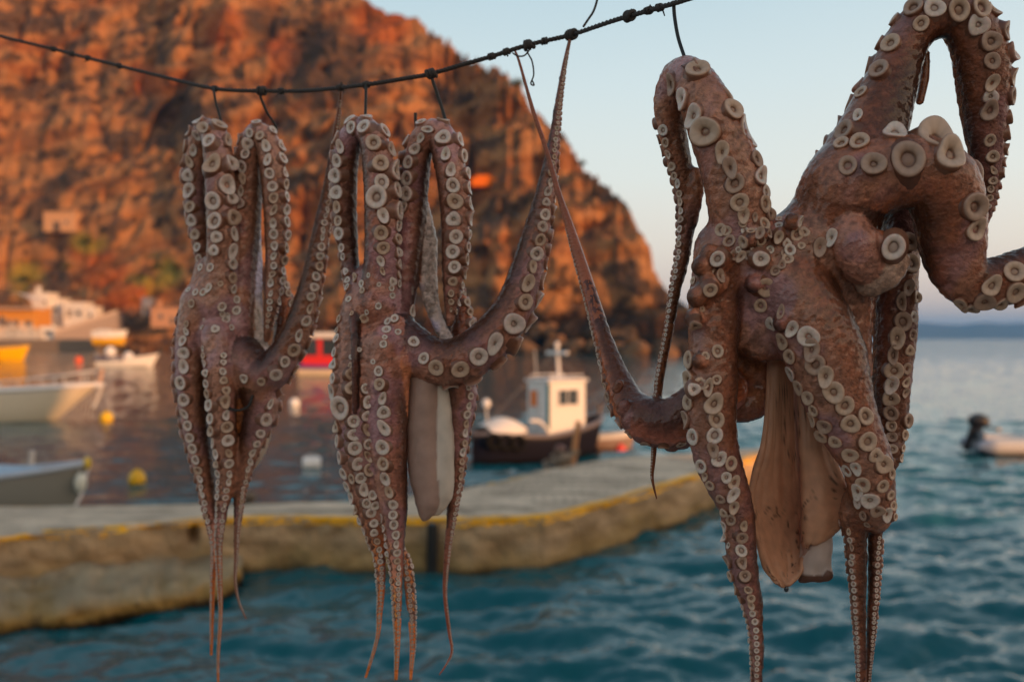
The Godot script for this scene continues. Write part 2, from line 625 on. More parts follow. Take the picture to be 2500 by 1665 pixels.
func bush_mesh() -> Array:
	var mb := MB.new()
	var st := MB.new()
	for k in 420:
		var d := Vector3(rng.randfn(), absf(rng.randfn()) * 0.8, rng.randfn()).normalized() * pow(rng.randf(), 0.4)
		var lump := 0.8 + 0.35 * sin(d.x * 5.0) * cos(d.z * 4.0)
		var at := Vector3(d.x, d.y * 0.9 + 0.25, d.z) * lump
		var b := Basis.from_euler(Vector3(rng.randf() * TAU, rng.randf() * TAU, rng.randf() * TAU))
		var s := rng.randf_range(0.07, 0.14)
		var g := rng.randf_range(0.7, 1.3)
		mb.col = Color(0.075 * g, 0.078 * g, 0.018 * g)
		mb.quad(at + b * Vector3(-s, 0, 0), at + b * Vector3(0, 0, -s * 0.5), at + b * Vector3(s, 0, 0), at + b * Vector3(0, 0, s * 0.5))
	for k in 7:
		var a := TAU * k / 7.0
		st.tube(PackedVector3Array([Vector3(0, -0.3, 0), Vector3(cos(a) * 0.25, 0.3, sin(a) * 0.25), Vector3(cos(a) * 0.6, 0.7, sin(a) * 0.6)]), PackedFloat32Array([0.06, 0.04, 0.015]), 5)
	return [mb.mesh(), st.mesh()]

# ---------------------------------------------------------------- the harbour on the left
func rect_at(x0: float, x1: float, y0: float, y1: float, d: float) -> Array:     # foot and size of a front that fills this rectangle of the view
	var a := pt(x0, y1, d)
	var b := pt(x1, y0, d)
	return [Vector3((a.x + b.x) / 2, a.y, -d), Vector3(b.x - a.x, b.y - a.y, 0)]

func house(called: String, label: String, category: String, x0: float, x1: float, y0: float, y1: float, d: float, deep: float, color: Color, openings: Array, roof := "") -> Node3D:
	var r := rect_at(x0, x1, y0, y1, d)
	var s: Vector3 = r[1]
	var o := thing(called, label, category, r[0])
	var mb := MB.new()
	mb.col = color
	mb.box(Vector3(0, s.y / 2, -deep / 2), Vector3(s.x, s.y, deep), 0.12)
	part("wall", mb, M.plaster, o)
	mb = MB.new()
	mb.col = color * 0.9
	mb.box(Vector3(0, s.y + 0.12, -deep / 2), Vector3(s.x + 0.25, 0.3, deep + 0.25), 0.06)
	part("parapet", mb, M.plaster, o)
	for q in openings:         # kind, centre across (0..1), foot (0..1), width, height in metres
		var at := Vector3((q[1] - 0.5) * s.x, q[2] * s.y + q[4] / 2.0, 0.02)
		mb = MB.new()
		mb.col = Color(0.12, 0.08, 0.06)
		mb.box(at, Vector3(q[3], q[4], 0.06), 0.01)
		var w := part(q[0], mb, M.plaster if q[0] == "door" else M.glass, o)
		mb = MB.new()
		mb.col = Color(0.5, 0.42, 0.35)
		for side in [-1, 1]:
			mb.box(at + Vector3(side * (q[3] / 2 + 0.05), 0, 0.03), Vector3(0.1, q[4] + 0.2, 0.1), 0.01)
		mb.box(at + Vector3(0, q[4] / 2 + 0.05, 0.03), Vector3(q[3], 0.1, 0.1), 0.01)
		part("frame", mb, M.plaster, w)
	if roof == "chimney":
		mb = MB.new()
		mb.col = color
		mb.box(Vector3(-s.x * 0.32, s.y + 0.9, -deep * 0.4), Vector3(1.1, 1.7, 1.0), 0.05)
		mb.box(Vector3(-s.x * 0.32, s.y + 1.85, -deep * 0.4), Vector3(1.4, 0.2, 1.3), 0.05)
		part("chimney", mb, M.plaster, o)
	return o

func harbour() -> void:
	var white := Color(0.72, 0.66, 0.6)
	# the stone quay the houses stand on
	var mb := MB.new()
	mb.col = Color(0.2, 0.15, 0.11)
	var a := pt(-320, HY, 256.0)
	var b := pt(240, HY, 256.0)
	mb.box(Vector3((a.x + b.x) / 2, 1.1, -272.0), Vector3(b.x - a.x, 4.2, 32.0), 0.2)
	structure("harbour_quay", mb, M.concrete)
	var o := house("taverna", "taverna at the far left end of the harbour, its orange lighting put into the wall colour", "taverna", -90, 86, 752, 830, 264, 9.0, Color(0.62, 0.27, 0.05), [["window", 0.53, 0.42, 1.3, 2.6], ["door", 0.6, 0.0, 1.6, 3.0], ["door", 0.68, 0.0, 1.2, 3.0], ["door", 0.76, 0.0, 1.2, 3.0], ["door", 0.93, 0.0, 1.6, 3.0], ["door", 0.83, 0.0, 1.4, 2.4], ["window", 0.62, 0.42, 1.2, 1.6], ["window", 0.72, 0.42, 1.2, 1.6], ["window", 0.9, 0.42, 1.6, 1.4]])  # orange lighting of the front is put into the wall colour
	var r := rect_at(-80, 80, 712, 752, 262)
	mb = MB.new()
	mb.col = Color(0.62, 0.56, 0.52)
	var p := PackedVector3Array()
	for k in 13:
		var t := PI * k / 12.0
		for q in 9:
			p.append(Vector3(r[0].x + r[1].x * 0.5 * cos(t), r[0].y + r[1].y * pow(sin(t), 0.8), -262.0 - 0.9 * q))
	mb.grid(p, 13, 9, false)
	mb.box(Vector3(r[0].x, r[0].y - 0.1, -265.6), Vector3(r[1].x, 0.25, 7.6), 0.05)
	tag(part("awning", mb, M.cloth, self), "pale arched canvas awning over the orange taverna", "awning")
	house("house", "white house with a tall chimney behind the taverna awning", "house", 76, 118, 716, 830, 274, 6.0, white, [["window", 0.4, 0.75, 0.9, 1.2], ["window", 0.75, 0.75, 0.9, 1.2]], "chimney")
	house("house", "small white house between the chimney house and the wide house with columns", "house", 119, 148, 730, 830, 276, 6.0, white, [["window", 0.5, 0.7, 0.9, 1.2]])
	o = house("house", "wide low white house with columns at the top of the grey ramp", "house", 152, 206, 740, 830, 272, 6.0, white * 1.05, [["door", 0.3, 0.62, 1.2, 2.0], ["window", 0.7, 0.66, 1.3, 1.3]])
	for k in 4:
		mb = MB.new()
		mb.col = white
		mb.lathe(PackedVector2Array([Vector2(0.22, 6.2), Vector2(0.18, 6.5), Vector2(0.17, 9.2), Vector2(0.24, 9.4)]), 8, PackedColorArray(), Vector3(-2.5 + 1.7 * k, 0, 0.7))
		part("column", mb, M.plaster, o)
	house("house", "narrow white house nearest the red slope, right end of the harbour row", "house", 208, 231, 750, 830, 272, 5.0, white, [["window", 0.5, 0.7, 0.8, 1.0]])
	house("kiosk", "white box shaped kiosk at the foot of the grey ramp", "kiosk", 99, 132, 799, 832, 258, 3.0, white * 1.1, [["window", 0.5, 0.4, 1.6, 1.1]])
	# balustrade of white posts in front of the taverna
	o = thing("balustrade", "white post balustrade along the quay before the taverna", "balustrade", pt(-60, 832, 257.5))
	var foot := pt(-60, 832, 257.5)
	for k in 19:
		var q := pt(-60 + 8.6 * k, 832, 257.5) - foot
		mb = MB.new()
		mb.col = white * rng.randf_range(0.75, 1.1)
		var tall := rng.randf_range(3.2, 5.0)
		mb.box(q + Vector3(0, tall / 2, 0), Vector3(0.42, tall, 0.3), 0.03)
		part("post", mb, M.plaster, o)
	mb = MB.new()
	mb.col = white * 0.8
	mb.box(Vector3(8.2, 1.6, -0.02), Vector3(17.0, 0.5, 0.12), 0.02)
	mb.box(Vector3(8.2, 0.3, -0.02), Vector3(17.0, 0.6, 0.2), 0.02)
	part("rail", mb, M.plaster, o)
	# the ramp
	var q0 := pt(130, 815, 256)
	var q1 := pt(285, 764, 270)
	mb = MB.new()
	mb.col = Color(0.33, 0.27, 0.24)
	for side in [0, 1]:
		pass
	var deep := Vector3(0, 0, -4.0)
	var low0 := Vector3(q0.x, 1.0, q0.z)
	var low1 := Vector3(q1.x, 1.0, q1.z)
	mb.quad(low0, low1, q1, q0)
	mb.quad(q0, q1, q1 + deep, q0 + deep)
	mb.quad(low1, low1 + deep, q1 + deep, q1)
	mb.quad(low0 + deep, low0, q0, q0 + deep)
	mb.col = Color(0.5, 0.4, 0.34)
	var up := Vector3(0, 0.9, 0)
	var thin := Vector3(0, 0, -0.3)
	mb.quad(q0, q1, q1 + up, q0 + up)
	mb.quad(q0 + up, q1 + up, q1 + up + thin, q0 + up + thin)
	mb.quad(q1 + thin, q0 + thin, q0 + up + thin, q1 + up + thin)
	tag(part("ramp", mb, M.concrete, self), "grey walled ramp climbing right from the harbour houses", "ramp")
	house("terrace_house", "long pink terrace wall and house left of the first octopus", "house", 366, 452, 752, 800, 262, 5.0, Color(0.5, 0.26, 0.15), [["window", 0.3, 0.45, 1.0, 1.2], ["door", 0.62, 0.15, 1.0, 2.1]], "chimney")
	house("shed", "small grey blue shed left of the pink terrace house", "shed", 344, 366, 728, 770, 264, 3.0, Color(0.22, 0.22, 0.26), [["door", 0.5, 0.1, 0.9, 2.0]])
	# on the slope
	var h := cliff_where(143, 562)
	o = house("hut", "ochre hut with a dark doorway high on the cliff slope at left", "hut", 104, 183, 518, 566, -h.z - 3.0, 7.0, Color(0.5, 0.28, 0.15), [["door", 0.42, 0.0, 2.3, 3.2], ["window", 0.72, 0.4, 0.9, 1.0]])
	h = cliff_where(1195, 450)
	var rr := rect_at(1150, 1246, 434, 455, -h.z - 1.2)
	mb = MB.new()
	mb.col = Color(0.75, 0.16, 0.01)  # orange light on this strip of slope, painted as the wall colour
	mb.box(Vector3(0, rr[1].y / 2, -5.0), Vector3(rr[1].x, rr[1].y, 10.0), 0.15)
	mb.box(Vector3(-rr[1].x * 0.2, rr[1].y + 0.4, -2.0), Vector3(rr[1].x * 0.4, 0.8, 3.0), 0.15)
	var w := part("terrace_wall", mb, M.plaster, self)
	w.position = rr[0]
	tag(w, "terrace wall on the cliff face right of the second octopus, its orange light put into the colour", "wall")

# ---------------------------------------------------------------- the pier
const DECK := 0.78
var FRONT := [[-420, 1362], [0, 1310], [250, 1290], [500, 1268], [700, 1262], [900, 1266], [1150, 1268], [1335, 1260], [1500, 1220], [1700, 1160], [1850, 1112], [1945, 1091]]
var BACK := [[-420, 1238], [0, 1234], [250, 1233], [500, 1230], [700, 1226], [900, 1222], [1100, 1198], [1237, 1170], [1310, 1150], [1497, 1116], [1715, 1105], [1930, 1088]]
var grain: FastNoiseLite
var coarse: FastNoiseLite

func along(path: Array, u: float, y: float) -> Vector3:
	var f := clampf(u, 0.0, 1.0) * (path.size() - 1)
	var k := mini(int(f), path.size() - 2)
	f -= k
	var a := pt(path[k][0], path[k][1], (CAM_Y - y) * F / (path[k][1] - HY))
	var b := pt(path[k + 1][0], path[k + 1][1], (CAM_Y - y) * F / (path[k + 1][1] - HY))
	return a.lerp(b, f)

func u_of(px: float) -> float:
	for k in FRONT.size() - 1:
		if px <= FRONT[k + 1][0]:
			return (k + (px - FRONT[k][0]) / float(FRONT[k + 1][0] - FRONT[k][0])) / (FRONT.size() - 1)
	return 1.0

func deck_at(u: float, w: float) -> Vector3:         # w: 0 at the water in front, 1 at the back edge
	var q := along(FRONT, u, DECK).lerp(along(BACK, u, DECK), w)
	q.y += 0.012 * coarse.get_noise_2d(q.x * 2.0, q.z * 2.0) - 0.015 * (smoothstep(0.02, 0.0, w) + smoothstep(0.98, 1.0, w))
	return q

func face_at(u: float, h: float) -> Vector3:         # h: height on the front face
	var q := along(FRONT, u, DECK)
	var out := (along(FRONT, u, DECK) - along(BACK, u, DECK)).normalized()
	q.y = h
	var amp := smoothstep(DECK, DECK - 0.12, h)
	q += out * (amp * (0.09 * coarse.get_noise_2d(q.x * 1.4, h * 2.4) + 0.045 * grain.get_noise_2d(q.x * 2.2, h * 4.0)) + 0.06 * smoothstep(0.35, -0.1, h))
	var hole := Vector2((u - u_of(470)) * 160.0, (h - 0.56) * 6.0).length()      # the broken hollow under the edge
	q -= out * 0.28 * smoothstep(1.0, 0.55, hole)
	return q

func pier() -> void:
	grain = noise(FastNoiseLite.TYPE_SIMPLEX, 1.0, 71, 4)
	coarse = noise(FastNoiseLite.TYPE_SIMPLEX, 0.7, 72, 4)
	var o := thing("pier", "low concrete pier with a worn yellow edge crossing the bay", "pier")
	var n := 420
	var p := PackedVector3Array()
	var c := PackedColorArray()
	for k in n:
		for w in 22:
			var q := deck_at(k / (n - 1.0), w / 21.0)
			p.append(q)
			var s := 1.0 + 0.3 * coarse.get_noise_2d(q.x * 0.8, q.z * 0.8) + 0.25 * grain.get_noise_2d(q.x * 1.2, q.z * 3.0)
			c.append(Color(0.6, 0.475, 0.35) * s * (1.0 - 0.45 * smoothstep(0.2, 0.45, coarse.get_noise_2d(q.x * 0.5 + 40.0, q.z * 1.6))))
	var mb := MB.new()
	mb.grid(p, n, 22, false, true, c)
	if mb.n[100].y < 0:
		mb = MB.new()
		mb.grid(p, n, 22, false, false, c)
	part("deck", mb, M.concrete, o)
	# the faces down to the sea bed
	for side in 2:
		p = PackedVector3Array()
		c = PackedColorArray()
		for k in n:
			for q in 24:
				var u := k / (n - 1.0)
				var h := DECK - (DECK + 0.9) * q / 23.0 - 0.012
				var at := face_at(u, h) if side == 0 else along(BACK, u, DECK) + Vector3(0, h - DECK, 0)
				p.append(at)
				var s := 1.0 + 0.3 * coarse.get_noise_2d(at.x * 1.5, h * 3.0) + 0.35 * grain.get_noise_3d(at.x * 1.6, h * 4.0, at.z)
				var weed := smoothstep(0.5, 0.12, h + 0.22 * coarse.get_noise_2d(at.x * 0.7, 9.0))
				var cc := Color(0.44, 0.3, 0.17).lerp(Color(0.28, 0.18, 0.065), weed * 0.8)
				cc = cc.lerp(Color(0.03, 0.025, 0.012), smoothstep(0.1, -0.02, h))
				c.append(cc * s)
		mb = MB.new()
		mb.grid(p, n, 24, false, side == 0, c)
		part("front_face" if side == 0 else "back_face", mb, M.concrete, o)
	mb = MB.new()
	mb.col = Color(0.3, 0.2, 0.1)
	var e0 := face_at(1.0, DECK - 0.012)
	var e1 := along(BACK, 1.0, DECK)
	mb.quad(Vector3(e0.x, -0.9, e0.z), Vector3(e1.x, -0.9, e1.z), Vector3(e1.x, DECK - 0.01, e1.z), e0)
	part("end_face", mb, M.concrete, o)
	# yellow paint along the edge, worn away on the left
	mb = MB.new()
	var m := 1500
	var eps := 0.004
	for k in m:
		var u0 := float(k) / m
		var u1 := float(k + 1) / m
		var mid := along(FRONT, u0, DECK)
		var worn := lerpf(0.15, -0.42, smoothstep(u_of(430), u_of(560), u0))
		var wide := 0.16
		var len_ := along(FRONT, u0, DECK).distance_to(along(BACK, u0, DECK))
		for q in 9:
			var s := grain.get_noise_2d(mid.x * 1.5, q * 1.3) + 0.6 * coarse.get_noise_2d(mid.x * 3.0, q * 0.4)
			var edge := 0.0 if q > 0 and q < 7 else 0.3
			if s - edge < worn - 0.12 if worn > 0 else s - edge < worn:
				continue
			mb.col = Color(0.95, 0.45, 0.005) * (0.9 + 0.25 * s)
			var up := Vector3(0, eps, 0)
			var a: Vector3
			var b: Vector3
			var d: Vector3
			var e: Vector3
			if q < 4:
				var w0 := wide * q / 4.0 / len_
				var w1 := wide * (q + 1) / 4.0 / len_
				a = deck_at(u0, w0) + up; b = deck_at(u1, w0) + up; d = deck_at(u1, w1) + up; e = deck_at(u0, w1) + up
			else:
				var out := (along(FRONT, u0, DECK) - along(BACK, u0, DECK)).normalized() * eps
				var h0 := DECK - 0.011 - 0.1 * (q - 4) / 5.0
				var h1 := DECK - 0.011 - 0.1 * (q - 3) / 5.0
				a = face_at(u0, h1) + out; b = face_at(u1, h1) + out; d = face_at(u1, h0) + out; e = face_at(u0, h0) + out
			mb.facing([a, b, d, e], Vector3(0, 1, 0.3))
	# and a short length on the far edge by the mooring rope
	for k in 60:
		var u := lerpf(u_of(1262), u_of(1440), k / 60.0)
		if grain.get_noise_2d(k * 0.35, 5.0) > -0.05:
			mb.col = Color(0.6, 0.32, 0.03)
			var du := (u_of(1440) - u_of(1262)) / 60.0
			var up := Vector3(0, eps, 0)
			mb.facing([deck_at(u, 0.93) + up, deck_at(u + du, 0.93) + up, deck_at(u + du, 0.985) + up, deck_at(u, 0.985) + up], Vector3.UP)
	part("yellow_edge", mb, M.paint, o, "worn yellow paint along the pier edge")
	# the older footing that sticks out at the left
	var WATERSIDE := [[-420, 1600], [-100, 1556], [60, 1544], [160, 1532], [300, 1506], [430, 1487], [530, 1468], [590, 1444]]
	p = PackedVector3Array()
	c = PackedColorArray()
	n = 190
	for k in n:
		var u := k / (n - 1.0)
		var front := along(WATERSIDE, u, 0.0)
		var px := CX + front.x / -front.z * F
		var inner := along(FRONT, u_of(px), DECK)
		var out := (front - inner)
		out.y = 0
		var top := 0.21 + 0.1 * coarse.get_noise_2d(front.x * 1.1, 3.0)
		var close := smoothstep(1.0, 0.94, u)
		for q in 22:
			var at: Vector3
			if q < 9:
				at = inner + Vector3(0, -DECK, 0) + out * (-0.1 + 1.08 * q / 8.0 * 0.93) * lerpf(0.6, 1.0, close)
				at.y = top + 0.07 * (1.0 - q / 8.0) - (0.02 if q == 8 else 0.0)
			else:
				var t := (q - 8) / 13.0
				at = inner + Vector3(0, -DECK, 0) + out * (1.0 - 0.1 * smoothstep(0.35, 1.0, t)) * lerpf(0.6, 1.0, close)
				at.y = lerpf(top - 0.03, -0.5, t)
			at += Vector3(0.09, 0.08, 0.14) * coarse.get_noise_3d(at.x * 2.0, at.y * 4.0, at.z * 2.0) + Vector3(0.03, 0.035, 0.06) * grain.get_noise_3d(at.x * 3.0, at.y * 4.0, at.z * 3.0)
			p.append(at)
			var s := 1.0 + 0.4 * grain.get_noise_3d(at.x * 1.4, at.y * 4.0, at.z * 1.4) + 0.2 * coarse.get_noise_2d(at.x, at.z)
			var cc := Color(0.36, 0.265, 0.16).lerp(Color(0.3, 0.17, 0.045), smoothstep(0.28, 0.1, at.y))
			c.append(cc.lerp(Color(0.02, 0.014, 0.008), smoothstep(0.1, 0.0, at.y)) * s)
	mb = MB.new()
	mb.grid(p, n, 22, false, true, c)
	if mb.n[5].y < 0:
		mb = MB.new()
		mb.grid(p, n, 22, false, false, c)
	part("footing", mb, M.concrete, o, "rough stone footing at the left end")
	# things on the pier
	mb = MB.new()
	var f0 := face_at(u_of(1057), 0.7)
	mb.col = Color(0.012, 0.012, 0.012)
	mb.tube(PackedVector3Array([f0 + Vector3(0, 0.02, 0.09), f0 + Vector3(0, -0.4, 0.12), f0 + Vector3(0, -1.2, 0.13)]), PackedFloat32Array([0.085, 0.085, 0.085]), 12)
	tag(part("fender_pipe", mb, M.gloss, self), "black upright rubber pipe on the pier face below the second octopus", "fender")
	var base := deck_at(u_of(1268), 0.86)
	o = thing("mooring_post", "leaning brown wooden post on the far edge of the pier", "post", pt(1405, 1122, 22.2))
	mb = MB.new()
	mb.col = Color(0.5, 0.24, 0.11)
	mb.tube(PackedVector3Array([Vector3(-0.06, -0.15, 0), Vector3(0.0, 0.4, 0), Vector3(0.07, 0.85, 0)]), PackedFloat32Array([0.075, 0.07, 0.062]), 10)
	part("shaft", mb, M.plaster, o)
	mb = MB.new()
	for k in 3:
		ring(mb, Vector3(-0.02, 0.12 + 0.04 * k, 0), 0.085, 0.02, Color(0.3, 0.22, 0.15))
	part("rope_turn", mb, M.cloth, o)
	o = thing("rope_pile", "heap of grey mooring rope on the pier before the dark fishing boat", "rope", pt(1368, 1146, 20.4))
	var rope := MB.new()
	for k in 16:
		rope.col = Color(0.26, 0.2, 0.15) * rng.randf_range(0.6, 1.3)
		var rad := rng.randf_range(0.12, 0.3)
		ring(rope, Vector3(rng.randf_range(-0.09, 0.09), 0.04 + 0.022 * k, rng.randf_range(-0.08, 0.08)), rad * (1.0 - k * 0.04), 0.024, rope.col, Vector3(rng.randf_range(-0.35, 0.35), 1, rng.randf_range(-0.35, 0.35)))
	part("coil", rope, M.cloth, o)
	mb = MB.new()
	mb.col = Color(0.16, 0.06, 0.04)
	mb.lathe(PackedVector2Array([Vector2(0.08, 0.0), Vector2(0.075, 0.36), Vector2(0.12, 0.4), Vector2(0.12, 0.45), Vector2(0.06, 0.5), Vector2(0.0, 0.51)]), 12)
	part("bollard", mb, M.gloss, o)
	mb = MB.new()
	mb.col = Color(0.2, 0.17, 0.14)
	var nz := noise(FastNoiseLite.TYPE_CELLULAR, 0.02, 77, 2)
	mb.ball(Vector3.ZERO, Vector3(0.17, 0.13, 0.15), 10, 14, nz, 0.4)
	var lump := part("stone", mb, M.rock, self)
	lump.position = pt(606, 1214, 16.6)
	tag(lump, "small grey stone on the back edge of the pier beside the first octopus", "stone")

func ring(mb: MB, at: Vector3, r: float, thick: float, color: Color, axis := Vector3.UP) -> void:
	var b := Basis(Quaternion(Vector3.UP, axis.normalized()))
	var p := PackedVector3Array()
	for k in 20:
		var a := TAU * k / 20.0
		for q in 8:
			var e := TAU * q / 8.0
			p.append(at + b * Vector3((r + thick * cos(e)) * cos(a), thick * sin(e), (r + thick * cos(e)) * sin(a)))
	for q in 8:
		p.append(p[q])
	var keep := mb.col
	mb.col = color
	mb.grid(p, 21, 8, true)
	mb.col = keep

# ---------------------------------------------------------------- boats
func hull(o: Node3D, L: float, B: float, sheer: Array, draft: float, rake: float, pointed: bool, side: Color, band: Color, deck: Color, band_h := 0.12, rail := Color(0.5, 0.45, 0.4)) -> void:
	var n := 30
	var p := PackedVector3Array()
	var c := PackedColorArray()
	var edge := [PackedVector3Array(), PackedVector3Array()]
	var dk := PackedVector3Array()
	for k in n:
		var t := k / (n - 1.0)
		var w := B / 2.0 * pow(maxf(1.0 - pow(absf(2.0 * t - 1.0), 2.6), 0.0), 0.75) if pointed else B / 2.0 * pow(maxf(1.0 - pow(maxf((t - 0.35) / 0.65, 0.0), 2.4), 0.0), 0.8) * lerpf(0.86, 1.0, smoothstep(0.0, 0.35, t))
		w = maxf(w, 0.015)
		var h: float = lerpf(sheer[0], sheer[1], smoothstep(0.0, 0.45, t)) if t < 0.45 else lerpf(sheer[1], sheer[2], pow((t - 0.45) / 0.55, 1.7))
		var x := (t - 0.5) * (L - rake)
		for q in 21:
			var s := (q - 10) / 10.0
			var a := 1.0 - absf(s)                # 0 at the gunwale, 1 at the keel
			var y := lerpf(h, -draft, pow(a, 0.85))
			var z := signf(s) * w * pow(maxf(1.0 - pow(a, 3.2), 0.0), 0.7) * lerpf(1.0, 0.92, a)
			var lift := (y + draft) / (h + draft)
			var at := Vector3(x - rake * 0.5 + rake * lift * smoothstep(0.55, 1.0, t), y, z)
			p.append(at)
			c.append(band if y > h - band_h else side if y > 0.06 else side * 0.35)
			if q == 0 or q == 20:
				edge[0 if q == 0 else 1].append(at + Vector3(0, 0.01, 0))
		var g0: Vector3 = edge[0][k]
		var g1: Vector3 = edge[1][k]
		for q in 5:
			dk.append(g0.lerp(g1, 0.02 + 0.96 * q / 4.0) - Vector3(0, 0.14, 0))
	var mb := MB.new()
	mb.grid(p, n, 21, false, false, c)
	if not pointed:                                # transom
		for q in 20:
			mb.col = c[q]
			mb.facing([p[q], p[q + 1], Vector3(p[q].x, (p[0].y + p[q].y) * 0.5, 0)], Vector3(-1, 0, 0))
	part("hull", mb, M.hull, o)
	mb = MB.new()
	mb.col = deck
	mb.grid(dk, n, 5, false, false)
	part("deck", mb, M.plaster, o)
	var rad := PackedFloat32Array()
	rad.resize(n)
	rad.fill(0.035 * B)
	mb = MB.new()
	mb.col = rail
	mb.tube(edge[0], rad, 6)
	mb.tube(edge[1], rad, 6)
	part("gunwale", mb, M.gloss, o)

func rod(called: String, o: Node3D, pts: Array, r: float, color: Color, m: Material = null) -> void:
	var mb := MB.new()
	mb.col = color
	var rad := PackedFloat32Array()
	rad.resize(pts.size())
	rad.fill(r)
	mb.tube(PackedVector3Array(pts), rad, 8)
	part(called, mb, m if m else M.gloss, o)

func slab(called: String, o: Node3D, at: Vector3, size: Vector3, color: Color, m: Material, b := 0.02, label := "") -> MeshInstance3D:
	var mb := MB.new()
	mb.col = color
	mb.box(at, size, b)
	return part(called, mb, m, o, label)

func blob(called: String, o: Node, at: Vector3, r: Vector3, color: Color, m: Material) -> MeshInstance3D:
	var mb := MB.new()
	mb.col = color
	mb.ball(at, r, 12, 18)
	return part(called, mb, m, o)

func float_ball(called: String, label: String, category: String, x: float, y: float, r: Vector3, color: Color) -> Node3D:    # y: where it meets the water
	var o := thing(called, label, category, on_water(x, y))
	var mb := MB.new()
	mb.col = color
	mb.lathe(PackedVector2Array([Vector2(0, -0.55), Vector2(0.5, -0.45), Vector2(0.88, -0.05), Vector2(1, 0.35), Vector2(0.95, 0.75), Vector2(0.75, 1.15), Vector2(0.4, 1.42), Vector2(0.16, 1.52), Vector2(0.0, 1.54)]), 18)
	for k in mb.v.size():
		mb.v[k] *= r
	part("body", mb, M.plastic, o)
	mb = MB.new()
	ring(mb, Vector3(0, 1.6 * r.y, 0), 0.16 * r.x, 0.05 * r.x, color * 0.5, Vector3(1, 0, 0.3))
	part("eye", mb, M.plastic, o)
	return o

